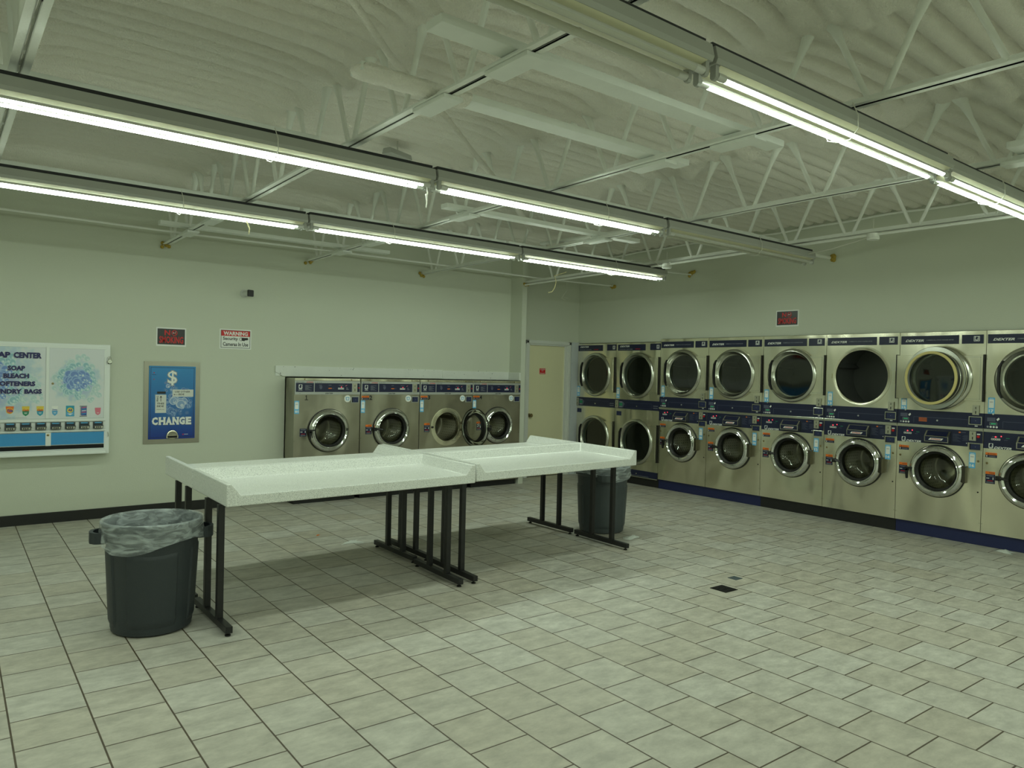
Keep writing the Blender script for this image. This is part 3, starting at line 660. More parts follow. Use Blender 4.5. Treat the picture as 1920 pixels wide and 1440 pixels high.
def warn_tall(parent, x, z, y, top=True):
    w, h = .083, .118; mb = MB(); mb.plate(x, x+w, z, z+(h if top else h*.78), y, 'navy', .001)
    if top: mb.rect(x, x+w, z+h*.78, z+h, y-.0014, 'orange_print'); mb.text('WARNING', x+.03, x+w-.008, z+h*.84, z+h*.93, y-.0018, 'black_print', .02)
    mb.rect(x+.008, x+.034, z+h*.42, z+h*.47, y-.0018, 'white_print'); mb.rect(x+w-.020, x+w-.013, z+h*.34, z+h*.54, y-.0018, 'white_print'); mb.rect(x+.018, x+w-.018, z+h*.22, z+h*.27, y-.0018, 'red_print')
    for zz in (.06, .12, .62, .69): mb.rect(x+.010, x+w-.010, z+h*zz, z+h*(zz+.025), y-.0018, 'grey_print')
    mb.build('warning_label', parent, recalc=False)
def coin_plate(parent, x, z, w, h, y):
    mb = MB(); mb.box(x, x+w, y-.006, y, z, z+h, 'coin_steel'); cx = x+w/2
    mb.box(cx-.003, cx+.003, y-.0066, y-.006, z+h*.62, z+h*.85, 'dark_void'); mb.box(cx-.004, cx+.004, y-.0066, y-.006, z+h*.12, z+h*.42, 'dark_void'); mb.box(cx-.012, cx+.012, y-.012, y-.006, z+h*.44, z+h*.5, 'coin_steel')
    mb.build('coin_acceptor', parent, bevel=.0015)
def coin_box(parent, x, z, w, h, y, fr='trim_steel'):
    mb = MB(); mb.box(x, x+w, y-.010, y, z, z+h, fr); mb.box(x+.008, x+w-.008, y-.012, y-.008, z+.008, z+h-.008, 'dark_void'); mb.box(x+.018, x+w-.010, y-.014, y-.010, z+.012, z+h-.012, 'navy_light'); mb.disc(x+w*.55, y-.0145, z+h*.5, .003, 'grey_print', 8)
    mb.build('coin_box', parent, bevel=.002)
def screws(parent, pts, y, m='trim_steel', r=.005):
    mb = MB()
    for x, z in pts: mb.lathe(x, y, z, [(r, 0), (r*.8, .002), (r*.1, .0025)], m, 8)
    mb.build('screws', parent)

def washer_door(parent, cx, cz, R, y0, hinge='r', handle_ang=PI, handle='in', open_angle=None):
    """chrome ring, gasket, dished glass; returns the door part"""
    k = R/.262
    mb = MB()
    mb.lathe(0, 0, 0, [(.262*k, 0), (.264*k, .010), (.258*k, .030), (.240*k, .050), (.226*k, .056), (.216*k, .050), (.210*k, .046), (.204*k, .050), (.200*k, .044), (.200*k, .030)], 'chrome', 72)
    d = mb.build('door', parent, smooth=True, ang=50); d['label'] = 'round chrome porthole door'
    mb = MB(); mb.lathe(0, 0, 0, [(.270*k, 0), (.269*k, .012), (.262*k, .014)], 'black_rubber', 64); mb.build('rim_seal', d, smooth=True)
    mb = MB(); mb.lathe(0, 0, 0, [(.200*k, .040), (.186*k, .026), (.178*k, .020), (.176*k, -.02), (.180*k, -.04)], 'black_rubber', 64); mb.build('gasket', d, smooth=True)
    mb = MB(); mb.lathe(0, 0, 0, [(.178*k, .018), (.170*k, .006), (.158*k, -.02), (.138*k, -.05), (.09*k, -.070), (.0005, -.078)], 'washer_glass', 56); mb.build('glass', d, smooth=True)
    mb = MB()
    if handle == 'in': mb.tube([(-R*1.02, -.050, .0), (-R*.86, -.075, .004), (-R*.62, -.080, -.006)], [.012, .014, .009], 'black_plastic', 8); mb.box(-R*1.06, -R*.92, -.06, -.01, -.022, .022, 'black_plastic')
    else: mb.tube([(-R*.84, -.062, .012), (-R*1.0, -.072, .012)], .010, 'black_plastic', 8); mb.prism([(-R*1.10, -.012), (-R*.98, .012), (-R*1.0, -.10), (-R*1.06, -.10)], 'y', -.055, -.080, 'black_plastic'); mb.box(-R*1.10, -R*.97, -.080, -.05, -.02, .022, 'black_plastic')
    mb.build('handle', d, bevel=.002)
    if open_angle is None: d.location = (cx, y0, cz)
    else:   # swung round a vertical hinge on the right
        hx, hy = cx+R*.98, y0-.03
        Rm = Matrix.Rotation(open_angle, 4, 'Z')
        d.matrix_local = Matrix.Translation((hx, hy, cz)) @ Rm @ Matrix.Translation((-R*.98, .03, 0))
    return d
def drum(parent, cx, cz, R, y0, depth, m='drum_steel', cone=.06, lifters=True):
    mb = MB(); mb.lathe(cx, y0, cz, [(R*.80, .0), (R*.86, -.03), (R, -.05), (R, -depth), (R*.95, -depth-.01), (R*.5, -depth+cone), (.001, -depth+cone*1.3)], m, 48)
    if lifters:
        for k in range(3):
            a = 2*PI*k/3+.5; c, s = math.cos(a), math.sin(a)
            p = [(cx+R*.99*math.cos(a-.16), cz+R*.99*math.sin(a-.16)), (cx+R*.82*c, cz+R*.82*s), (cx+R*.99*math.cos(a+.16), cz+R*.99*math.sin(a+.16))]
            mb.prism(p, 'y', y0+.06, y0+depth-.01, m)
        for k in range(40):
            for j in range(7):
                a = 2*PI*k/40; yy = y0+.09+j*.045
                if yy < y0+depth-.03:
                    c, s = math.cos(a), math.sin(a); q = R*.992; t = .009/q
                    mb.add([(cx+q*math.cos(a+u*t), yy+v*.006, cz+q*math.sin(a+u*t)) for u, v in ((-.5, -1), (.5, -1), (.5, 1), (-.5, 1))], [(0, 1, 2, 3)], 'dark_void')
    return mb.build('drum', parent, smooth=True)

def body_shell(parent, W, D, z0, z1, m='stainless', name='cabinet', holes=()):
    mb = MB(); mb.box(.002, W-.002, .001, D, z0, z1, m, skip='f'); return mb

# ------------------------------------------------------------------ four washers on the back wall
WW, WD_ = .828, .60
def make_washer(loc, num, label, warn=True, door_open=None, hand='in', plain_tall=False):
    r = empty('washing_machine', loc, 0, label, 'washing machine', 'washers in a row under the painted board')
    cx, cz = .427, .850
    mb = MB(); mb.box(0, WW, .001, WD_, .08, 1.466, 'stainless_dark', skip='f'); mb.plate_hole(0, WW, .08, 1.278, cx, cz, .186, 0.0, 'stainless_dark', 56); mb.rect(0, WW, 1.278, 1.466, .0, 'stainless_dark'); mb.build('cabinet', r, recalc=False)
    mb = MB(); mb.box(.03, WW-.03, .04, WD_, 0.0, .08, 'black_base'); mb.build('base', r)
    mb = MB(); mb.box(0.002, WW-.002, -.006, 0, 1.442, 1.466, 'stainless'); screws_pts = [(.12, 1.454), (.71, 1.454)]
    mb.box(.002, WW-.002, -.010, 0, 1.276, 1.436, 'panel_silver'); mb.build('control_panel', r, bevel=.002)
    mb = MB(); y = -.0104
    mb.rect(.014, .232, 1.307, 1.411, y, 'navy'); mb.rect(.241, .715, 1.307, 1.411, y, 'navy'); mb.rect(.786, .819, 1.307, 1.411, y, 'navy')
    horse(mb, .048, 1.345, .042, y-.0006)
    mb.rect(.045, .092, 1.327, 1.331, y-.001, 'white_print')
    for k in range(7): mb.rect(.125, .205-(k % 3)*.02, 1.328+k*.009, 1.3305+k*.009, y-.0006, 'grey_print')
    mb.prism([(.300, 1.375), (.318, 1.380), (.336, 1.375), (.334, 1.350), (.318, 1.336), (.302, 1.350)], 'y', y-.0002, y-.0006, 'dim_print')
    mb.rect(.295, .33, 1.386, 1.389, y-.0006, 'grey_print'); mb.rect(.415, .45, 1.386, 1.389, y-.0006, 'grey_print')
    mb.rect(.412, .455, 1.345, 1.355, y-.0006, 'orange_print'); mb.rect(.458, .485, 1.347, 1.352, y-.0006, 'dim_print')
    for k in range(4): mb.rect(.536+k*.019, .552+k*.019, 1.338, 1.358, y-.0006, 'white_print'); mb.rect(.540+k*.019, .548+k*.019, 1.343, 1.353, y-.001, 'black_print')
    mb.rect(.545, .60, 1.386, 1.389, y-.0006, 'grey_print'); mb.prism([(.632, 1.385), (.655, 1.392), (.632, 1.374)], 'y', y, y-.0006, 'pink_print')
    for k in range(3): mb.rect(.64, .675-(k*.008), 1.335+k*.011, 1.3385+k*.011, y-.0006, 'grey_print')
    mb.text('MAX-LOAD', .020, .115, 1.416, 1.425, y, 'black_print', .02); mb.text('EXPRESS', .14, .225, 1.415, 1.427, y, 'red_print', .03, .3)
    for k in range(4): mb.rect(.25+k*.022, .256+k*.022, 1.417, 1.425, y, 'black_print')
    mb.rect(.36, .48, 1.276, 1.300, y, 'panel_silver'); mb.text('DEXTER', .372, .468, 1.283, 1.297, y-.0006, 'black_print', .03, .35); mb.text('REV', .055, .075, 1.288, 1.293, y, 'black_print')
    mb.build('panel_print', r, recalc=False)
    mb = MB(); mb.disc(.578, y-.0014, 1.366, .006, 'led_red', 10); mb.build('indicator_light', r, recalc=False)
    mb = MB(); mb.lathe(.805, -.010, 1.357, [(.008, 0), (.008, .008), (.0005, .009)], 'red_print', 12); mb.build('stop_button', r, smooth=True)
    coin_plate(r, .726, 1.303, .052, .108, -.010)
    # badges on the front
    mb = MB(); mb.lathe(.664, 0, 1.226, [(.042, 0), (.042, .0012), (.0005, .0014)], 'white_print', 28); yy = -.0022
    mb.prism([(.640, 1.245), (.688, 1.245), (.682, 1.207), (.646, 1.207)], 'y', yy+.0006, yy, 'sky_print'); mb.prism([(.649, 1.238), (.680, 1.238), (.676, 1.213), (.652, 1.213)], 'y', yy, yy-.0006, 'white_print'); mb.build('round_badge', r, recalc=False)
    coin_box(r, .710, 1.174, .100, .080, 0, 'panel_silver')
    if warn: warn_small(r, .012, 1.212, 0)
    mb = MB()
    if num == '01': mb.rect(.142, .152, 1.212, 1.266, -.001, 'black_print'); mb.rect(.126, .168, 1.210, 1.218, -.0011, 'black_print'); mb.quad([(.128, -.0012, 1.250), (.142, -.0012, 1.258), (.150, -.0012, 1.266), (.140, -.0012, 1.266)], 'black_print')
    else: mb.text(num[-1], .118, .156, 1.210, 1.266, -.001, 'black_print', .03)
    mb.build('painted_number', r, recalc=False)
    number_sticker(r, .004, 1.052, num, 0, .056, .152)
    warn_tall(r, .073, .788, 0, top=warn)
    # face ring and door
    mb = MB(); mb.lathe(cx, 0, cz, [(.250, 0), (.250, .004), (.235, .006), (.192, .006), (.188, .0), (.186, -.05)], 'stainless', 64); mb.build('face_ring', r, smooth=True)
    drum(r, cx, cz, .225, 0.05, .42)
    washer_door(r, cx, cz, .250, -.006, hand and 'r', handle=hand, open_angle=door_open)
    if door_open is not None:
        mb = MB(); mb.box(cx+.215, cx+.262, -.035, 0, cz-.06, cz-.03, 'dark_chrome'); mb.box(cx+.215, cx+.262, -.035, 0, cz+.03, cz+.06, 'dark_chrome'); mb.build('hinge', r, bevel=.002)
        mb = MB(); mb.lathe(cx-.232, -.006, cz, [(.016, 0), (.015, .012), (.0005, .014)], 'black_plastic', 14); mb.build('door_latch', r, smooth=True)
        mb = MB(); mb.tube([(cx+.225, -.006, cz+.06), (cx+.245, -.02, cz+.04)], .008, 'black_plastic'); mb.build('door_stop', r)
    screws(r, [(.12, 1.454), (.71, 1.454)], -.006, 'brass', .009)
    screws(r, [(.012, .74), (WW-.014, .74), (.012, .16), (WW-.014, .16)], 0)
    return r
make_washer((3.304, 8.27, 0), '01', 'leftmost back wall washer painted with a black number 1', warn=False, hand='down')
make_washer((4.142, 8.27, 0), '02', 'closed back wall washer painted with a black number 2', hand='in')
make_washer((4.978, 8.27, 0), '03', 'back wall washer painted with number 3, round door swung open', door_open=1.70, hand='in')
make_washer((5.808, 8.27, 0), '04', 'back wall washer painted with number 4 beside the cream door', hand='in')

# ------------------------------------------------------------------ stacked washer dryers
SW = .8206
def dryer_door(parent, cx, cz, R, rg, hinge_x, zlo, zhi, y0, open_ang=None, name='dryer_door'):
    """ring and glass and the hinge plate on the right. Built with the door centre as origin."""
    k = R/.32; hx = hinge_x-cx
    mb = MB(); mb.lathe(0, 0, 0, [(R, 0), (R+.002, .012), (R-.004, .030), (R-.018, .042), (R-.034, .046), (rg+.030, .032), (rg+.012, .010), (rg+.002, -.018), (rg-.006, -.022)], 'trim_steel', 80)
    d = mb.build(name, parent, smooth=True, ang=60); d['label'] = 'round steel dryer door'
    mb = MB(); n = 20; P = []
    a0 = math.asin(min(.95, (zhi-cz)/(R+.002))); a1 = math.asin(max(-.95, (zlo-cz)/(R+.002)))
    arc = [((R-.006)*math.cos(a1+(a0-a1)*i/n), (R-.006)*math.sin(a1+(a0-a1)*i/n)) for i in range(n+1)]
    poly = [(x, z) for x, z in arc] + [(hx, zhi-cz), (hx, zlo-cz)]
    N = len(poly); vs = [(x, -.020, z) for x, z in poly] + [(x, 0.0, z) for x, z in poly]
    fs = [(i, i+1, N-1-0, ) for i in range(0)]
    # fan between the arc and the hinge edge
    for i in range(n):
        zt = (zlo-cz)+(zhi-zlo)*i/n; zt2 = (zlo-cz)+(zhi-zlo)*(i+1)/n
        mb.quad([(arc[i][0], -.020, arc[i][1]), (hx, -.020, zt), (hx, -.020, zt2), (arc[i+1][0], -.020, arc[i+1][1])], 'stainless')
        mb.quad([(arc[i][0], -.001, arc[i][1]), (hx, -.001, zt), (hx, -.001, zt2), (arc[i+1][0], -.001, arc[i+1][1])], 'stainless')
    mb.box(hx-.004, hx, -.020, -.001, zlo-cz, zhi-cz, 'stainless'); mb.box(arc[n][0]-.02, hx, -.020, -.001, zhi-cz-.002, zhi-cz, 'stainless'); mb.box(arc[0][0]-.02, hx, -.020, -.001, zlo-cz, zlo-cz+.002, 'stainless')
    # pressed outline
    q = hx-.022
    mb.box(q-.004, q, -.024, -.020, zlo-cz+.018, zhi-cz-.018, 'trim_steel'); mb.box(arc[n][0]+.03, q, -.024, -.020, zhi-cz-.022, zhi-cz-.018, 'trim_steel'); mb.box(arc[0][0]+.03, q, -.024, -.020, zlo-cz+.018, zlo-cz+.022, 'trim_steel')
    mb.build('hinge_plate', d, recalc=False)
    mb = MB(); mb.box(hx, hx+.010, -.024, .0, zlo-cz-.004, zhi-cz+.006, 'black_rubber'); mb.build('hinge', d)
    mb = MB(); mb.lathe(0, 0, 0, [(rg-.002, -.020), (rg*.6, -.022), (.0005, -.023)], 'dryer_glass', 64); mb.build('glass', d, smooth=True)
    mb = MB(); q = min(rg+.018, R-.045)
    mb.lathe(0, 0, 0, [(R-.003, -.001), (q+.004, -.003), (q, -.008)], 'trim_steel', 64); mb.lathe(0, 0, 0, [(rg-.004, -.022), (q-.024, -.062)], 'panel_silver', 64); mb.build('inner_flange', d, smooth=True)
    mb = MB(); mb.lathe(0, 0, 0, [(q, -.008), (q+.001, -.060)], 'black_rubber', 64); mb.build('plug_wall', d, smooth=True)
    mb = MB(); mb.lathe(0, 0, 0, [(q+.002, -.054), (q+.002, -.066), (q-.006, -.070), (q-.020, -.070), (q-.025, -.064), (q-.025, -.058)], 'gasket_yellow', 64); g = mb.build('gasket', d, smooth=True); g['label'] = 'yellow felt gasket'
    mb = MB(); hz = .18*k   # long black handle with a finger bow on the left of the ring
    mb.prism([(-R*.73, hz), (-R*.80, hz*.62), (-R*.82, 0), (-R*.80, -hz*.62), (-R*.73, -hz), (-R*.765, -hz), (-R*.865, -hz*.68), (-R*.885, 0), (-R*.865, hz*.68), (-R*.765, hz)], 'y', -.036, -.068, 'black_plastic')
    mb.build('handle', d, bevel=.003)
    if open_ang is None: d.location = (cx, y0, cz)
    else: d.matrix_local = Matrix.Translation((hinge_x, y0-.012, cz)) @ Matrix.Rotation(open_ang, 4, 'Z') @ Matrix.Translation((-hx, .012, 0))
    return d

def make_stack(i, nums, label, opened=False):
    y_left = 6.964-.8206*i
    r = empty('stacked_washer_dryer', (8.11, y_left, 0), -PI/2, label, 'washer dryer', 'stainless stacked washer dryers along the right wall')
    W = SW-.003; D = .70
    ccx, ccz, cr = .410, 1.638, .292
    wx, wz = .410, .685
    mb = MB(); mb.box(.0015, W, .001, D, .132, 2.107, 'stainless', skip='f')
    mb.plate_hole(.0015, W, 1.30, 2.107, ccx, ccz, cr, 0, 'stainless'); mb.rect(.0015, W, 1.12, 1.30, 0, 'stainless'); mb.plate_hole(.0015, W, .132, 1.12, wx, wz, .196, 0, 'stainless')
    mb.build('cabinet', r, recalc=False)
    mb = MB(); mb.box(.004, W-.004, -.005, 0, 2.083, 2.105, 'stainless')
    mb.plate(.011, .572, 1.982, 2.070, 0, 'navy', .004); mb.plate(.600, .794, 1.982, 2.070, 0, 'navy', .004); y = -.0052
    mb.text('DEXTER', .056, .240, 2.008, 2.032, y, 'white_print', .03, .35); mb.text('COMMERCIAL STACK WASHER DRYER', .262, .525, 2.018, 2.029, y, 'grey_print', .01)
    mb.rect(.708, .761, 2.005, 2.055, y, 'white_print'); mb.rect(.713, .756, 2.010, 2.050, y-.0004, 'navy'); horse(mb, .718, 2.016, .033, y-.0008)
    mb.build('name_badge', r, recalc=False)
    # rim round the dryer opening
    mb = MB(); mb.lathe(ccx, 0, ccz, [(.330, 0), (.328, .004), (.300, .004), (.294, .0), (.292, -.03)], 'stainless', 72)
    mb.box(.050, .078, -.012, 0, 1.61, 1.665, 'stainless'); mb.build('opening_rim', r, smooth=True)
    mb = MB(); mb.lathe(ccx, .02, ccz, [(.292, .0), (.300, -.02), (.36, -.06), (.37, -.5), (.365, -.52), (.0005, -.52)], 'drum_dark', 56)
    for k in range(4):
        a = 2*PI*k/4-1.9; mb.prism([(ccx+.368*math.cos(a-.1), ccz+.368*math.sin(a-.1)), (ccx+.30*math.cos(a), ccz+.30*math.sin(a)), (ccx+.368*math.cos(a+.1), ccz+.368*math.sin(a+.1))], 'y', .08, .52, 'drum_dark')
    mb.build('dryer_drum', r, smooth=True)
    dryer_door(r, .402, 1.634, .320, .250, .806, 1.415, 1.868, -.004, open_ang=(PI-.15) if opened else None)
    if opened:
        mb = MB(); mb.box(.752, .782, -.008, 0, 1.57, 1.70, 'stainless'); mb.build('door_catch', r, bevel=.002)
    # dryer control strip
    mb = MB(); mb.box(.0015, W, -.006, 0, 1.151, 1.298, 'navy'); mb.box(.0015, W, -.014, 0, 1.128, 1.150, 'trim_steel'); mb.build('dryer_control_strip', r, bevel=.002)
    mb = MB(); y = -.0066
    mb.rect(.028, .100, 1.225, 1.262, y, 'dim_print'); mb.quad([(.108, y, 1.248), (.128, y, 1.265), (.136, y, 1.250), (.118, y, 1.232)], 'white_print')
    mb.rect(.050, .116, 1.190, 1.216, y, 'grey_print'); mb.rect(.053, .113, 1.193, 1.213, y-.0004, 'black_print')
    for k in range(4): mb.lathe(.035+k*.026, y, 1.172, [(.010, 0), (.0005, .0004)], 'white_print' if k else 'grey_print', 10)
    for a, b, c, d in ((.163, .683, 1.227, 1.230), (.163, .166, 1.165, 1.230), (.680, .683, 1.165, 1.230)): mb.rect(a, b, c, d, y, 'dim_print')
    if nums[0] == '15':
        for k in range(4): mb.rect(.215, .295, 1.185+k*.011, 1.190+k*.011, y, 'orange_print')
    mb.rect(.742, .768, 1.166, 1.175, y, 'white_print'); mb.build('panel_print', r, recalc=False)
    mb = MB(); mb.rect(.060, .106, 1.197, 1.209, y-.0008, 'led_green'); mb.build('display', r, recalc=False)
    mb = MB(); mb.lathe(.395, -.006, 1.202, [(.009, 0), (.009, .004), (.0005, .005)], 'panel_silver', 12); mb.lathe(.078, -.002, 1.296, [(.009, 0), (.009, .006), (.0005, .007)], 'trim_steel', 12); mb.build('lock_cylinder', r, smooth=True)
    coin_plate(r, .718, 1.279, .060, .094, -.0065); coin_box(r, .688, 1.181, .119, .084, -.006)
    # washer control strip with soap box
    mb = MB(); mb.box(.004, .682, -.008, 0, .962, 1.122, 'navy'); mb.box(.682, W-.004, -.008, 0, 1.004, 1.122, 'navy'); mb.build('washer_control_strip', r)
    mb = MB(); y = -.0086
    for k in range(4): mb.rect(.070+k*.020, .087+k*.020, 1.046, 1.063, y, 'white_print'); mb.rect(.074+k*.020, .083+k*.020, 1.050, 1.059, y-.0004, 'black_print')
    mb.rect(.075, .125, 1.078, 1.080, y, 'grey_print'); mb.rect(.18, .21, 1.050, 1.054, y, 'dim_print'); mb.rect(.195, .225, 1.068, 1.074, y, 'green_print')
    horse(mb, .050, .970, .038, y); mb.text('DEXTER', .095, .245, .963, .985, y, 'white_print', .03, .35)
    for k in range(8): mb.rect(.545, .620-(k % 3)*.015, 1.005+k*.010, 1.008+k*.010, y, 'dim_print')
    for k in range(6): mb.rect(.635+(k % 2)*.01, .685, 1.018+k*.010, 1.021+k*.010, y, 'dim_print')
    mb.rect(.600, .618, 1.092, 1.104, y, 'orange_print'); mb.rect(.622, .665, 1.095, 1.101, y, 'dim_print'); mb.rect(.765, .795, 1.085, 1.097, y, 'white_print')
    mb.rect(.67, .678, .99, .998, y, 'white_print'); mb.build('panel_print', r, recalc=False)
    mb = MB(); mb.disc(.108, y-.001, 1.078, .007, 'led_red', 10); mb.disc(.155, y-.001, 1.086, .006, 'led_red', 10); mb.build('indicator_light', r, recalc=False)
    mb = MB(); mb.lathe(.779, -.008, 1.067, [(.013, 0), (.013, .008), (.010, .012), (.0005, .013)], 'red_print', 16); mb.build('stop_button', r, smooth=True)
    coin_plate(r, .698, 1.024, .060, .094, -.008); coin_box(r, .694, .929, .112, .073, 0)
    mb = MB(); mb.prism([(0, .978), (-.075, .985), (-.078, 1.045), (-.030, 1.098), (0, 1.103)], 'x', .302, .532, 'trim_steel')
    mb.prism([(-.079, .992), (-.0805, 1.040), (-.0790, 1.040), (-.077, .992)], 'x', .312, .522, 'navy')
    mb.add([(.318, -.0760, 1.050), (.516, -.0760, 1.050), (.516, -.0345, 1.0955), (.318, -.0345, 1.0955)], [(0, 1, 2, 3)], 'navy')
    mb.box(.443, .447, -.0785, -.030, 1.050, 1.0965, 'trim_steel') if False else None
    mb.quad([(.345, -.0815, 1.005), (.470, -.0815, 1.005), (.488, -.0815, 1.026), (.363, -.0815, 1.026)], 'white_print'); mb.text('EXPRESS', .368, .466, 1.009, 1.022, -.0822, 'red_print', .03, .3)
    mb.build('soap_box', r, bevel=.003)
    # washer door and its surroundings
    drum(r, wx, wz, .230, .05, .45)
    washer_door(r, wx, wz, .262, -.002, handle='down' if nums[1] in ('08', '16') else 'in')
    mb = MB(); mb.box(wx+.245, wx+.278, -.052, 0, wz-.085, wz+.085, 'dark_chrome'); mb.build('hinge', r, bevel=.003)
    warn_small(r, .022, .874, 0); warn_tall(r, .028, .620, 0)
    number_sticker(r, .030, 1.299 if nums[0] != '15' else 1.299, nums[0], 0, .058, .157 if nums[0] != '15' else .120); number_sticker(r, .698, .752, nums[1], 0)
    screws(r, [(.037, .817), (.781, .825)], 0, 'brass', .012); screws(r, [(.786, .521)], -.0005, 'dark_void', .008)
    screws(r, [(.010, .22), (W-.010, .22), (.010, .69), (W-.010, .69), (.010, 1.83), (.010, 1.50), (.012, 2.094), (W-.012, 2.094)], 0)
    return r
make_stack(0, ('07', '08'), 'stacked washer dryer with blue number stickers 07 and 08')
make_stack(1, ('09', '10'), 'stacked washer dryer with blue number stickers 09 and 10')
make_stack(2, ('11', '12'), 'stacked washer dryer with blue number stickers 11 and 12')
make_stack(3, ('13', '14'), 'stacked washer dryer numbered 13 and 14 with its dryer door swung open', opened=True)
make_stack(4, ('15', '16'), 'stacked washer dryer numbered 15 and 16, neighbour door folded across its dryer')
make_stack(5, ('17', '18'), 'stacked washer dryer with sticker 17 at the right edge')

# ------------------------------------------------------------------ two stacked dryers
DW = .8594
def make_dryers(y_left, num, label):
    r = empty('stacked_dryer', (8.11, y_left, 0), -PI/2, label, 'dryer', 'twin stacked dryers beside the cream door')
    W = DW-.003; D = .70
    mb = MB(); mb.box(.0015, W, .001, D, .112, 2.066, 'stainless', skip='f')
    mb.plate_hole(.0015, W, 1.23, 2.066, .437, 1.588, .310, 0, 'stainless'); mb.rect(.0015, W, 1.09, 1.23, 0, 'stainless')
    mb.plate_hole(.0015, W, .217, 1.09, .437, .622, .310, 0, 'stainless'); mb.rect(.0015, W, .112, .217, 0, 'stainless'); mb.build('cabinet', r, recalc=False)
    mb = MB(); mb.plate(.033, .571, 1.952, 2.042, 0, 'navy', .004); mb.plate(.665, .857, 1.956, 2.048, 0, 'navy', .004); y = -.0052
    mb.text('DEXTER', .075, .265, 2.003, 2.027, y, 'white_print', .03, .35); mb.text('STACK DRYER', .065, .330, 1.966, 1.978, y, 'grey_print', .01); mb.text('EXPRESS', .38, .48, 1.968, 1.980, y, 'red_print', .03, .3)
    mb.rect(.785, .835, 1.975, 2.028, y, 'white_print'); mb.rect(.790, .830, 1.980, 2.023, y-.0004, 'navy'); horse(mb, .795, 1.986, .03, y-.0008); mb.build('name_badge', r, recalc=False)
    for cz in (1.588, .622):
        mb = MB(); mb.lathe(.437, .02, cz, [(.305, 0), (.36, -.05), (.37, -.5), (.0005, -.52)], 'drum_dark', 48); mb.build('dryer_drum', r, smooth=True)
        dryer_door(r, .437, cz, .334, .288, .838, cz-.262, cz+.262, -.003)
    mb = MB(); mb.box(.0015, W, -.006, 0, 1.092, 1.228, 'navy'); mb.box(.0015, W, -.010, 0, 1.086, 1.094, 'trim_steel'); mb.build('control_strip', r)
    mb = MB(); y = -.0066
    mb.quad([(.085, y, 1.205), (.165, y, 1.195), (.20, y, 1.165), (.165, y, 1.11), (.085, y, 1.105)], 'dim_print'); mb.rect(.09, .155, 1.135, 1.175, y-.0004, 'green_print')
    mb.rect(.09, .15, 1.185, 1.195, y-.0004, 'grey_print'); mb.rect(.09, .15, 1.113, 1.123, y-.0004, 'grey_print')
    for a, b, c, d in ((.22, .72, 1.185, 1.187), (.22, .72, 1.110, 1.112), (.22, .222, 1.11, 1.187), (.718, .72, 1.11, 1.187)): mb.rect(a, b, c, d, y, 'dim_print')
    for z in (1.125, 1.155): mb.rect(.75, .835, z, z+.006, y, 'grey_print')
    mb.build('panel_print', r, recalc=False)
    mb = MB(); mb.lathe(.44, -.006, 1.140, [(.010, 0), (.010, .004), (.0005, .005)], 'trim_steel', 12); mb.lathe(.47, -.012, .165, [(.010, 0), (.010, .004), (.0005, .005)], 'trim_steel', 12); mb.build('lock_cylinder', r, smooth=True)
    coin_plate(r, .011, 1.100, .062, .115, -.0065)
    mb = MB(); mb.box(.0015, W, -.008, 0, .124, .215, 'navy'); mb.box(.12, .70, -.012, -.008, .135, .195, 'navy'); mb.box(.12, .70, -.0135, -.012, .136, .139, 'panel_silver'); mb.box(.0015, W, -.010, 0, .112, .124, 'trim_steel'); mb.build('lint_drawer', r, bevel=.002)
    mb = MB(); mb.plate(.035, .129, .987, 1.050, 0, 'navy_light', .003); mb.build('coin_box', r)
    number_sticker(r, .022, 1.244, num, 0, .062, .157)
    screws(r, [(.012, 2.05), (W-.012, 2.05), (.85, 1.05), (.85, .30)], 0)
    return r
make_dryers(7.8234, '06', 'nearer twin stacked dryer with number sticker 06')
make_dryers(8.6828, '05', 'far corner twin stacked dryer with number sticker 05')

# plinths under the machines
for nm, ya, yb, m, lab in (('plinth', 8.685, 6.968, 'black_base', 'black plinth under the two twin stacked dryers'), ('plinth', 6.965, 5.322, 'navy_plinth', 'dark blue plinth next to the twin dryers plinth, farther from the camera'),
                           ('plinth', 5.321, 3.682, 'black_base', 'black scuffed plinth under the machines numbered 11 to 14'), ('plinth', 3.681, 2.03, 'navy_plinth', 'dark blue plinth at the right edge with a plastic scrap against it')):
    z = .110 if ya > 8 else .1305
    mb = MB(); mb.box(8.135, 8.80, yb, ya, 0, z, m); tag(mb.build(nm, bevel=.003), lab, 'plinth')

# ------------------------------------------------------------------ folding tables
TW, TD, TH = 1.806, .736, .136
def table_top(front, z0, tx, ty):
    """corner at ridge-left; front tables run toward -y, back tables toward +y"""
    s = -1 if front else 1
    zt, zd, t1, t2 = z0+TH, z0+.066, .034, .088
    def Q(u, v, z): return (u, s*v, z+tx*u+ty*s*v)
    W, D = TW, TD
    g = .004
    vs = [Q(g, g, z0), Q(W-g, g, z0), Q(W-g, D, z0), Q(g, D, z0),                      # 0-3 bottom
          Q(g, g, zt), Q(W-g, g, zt), Q(W-g, D, zt), Q(g, D, zt),                      # 4-7 outer top
          Q(t1, t1, zt), Q(W-t1, t1, zt), Q(W-t1, D, zt), Q(t1, D, zt),                # 8-11 inner top
          Q(t2, t2, zd), Q(W-t2, t2, zd), Q(W-t2, D, zd), Q(t2, D, zd)]                # 12-15 deck
    fs = [(3, 2, 1, 0), (0, 1, 5, 4), (0, 4, 7, 3), (1, 2, 6, 5), (4, 5, 9, 8), (4, 8, 11, 7), (5, 6, 10, 9), (8, 9, 13, 12), (8, 12, 15, 11), (9, 10, 14, 13), (12, 13, 14, 15), (3, 7, 11, 15, 14, 10, 6, 2)]
    mb = MB(); mb.add(vs, fs, 'speckled_top'); return mb
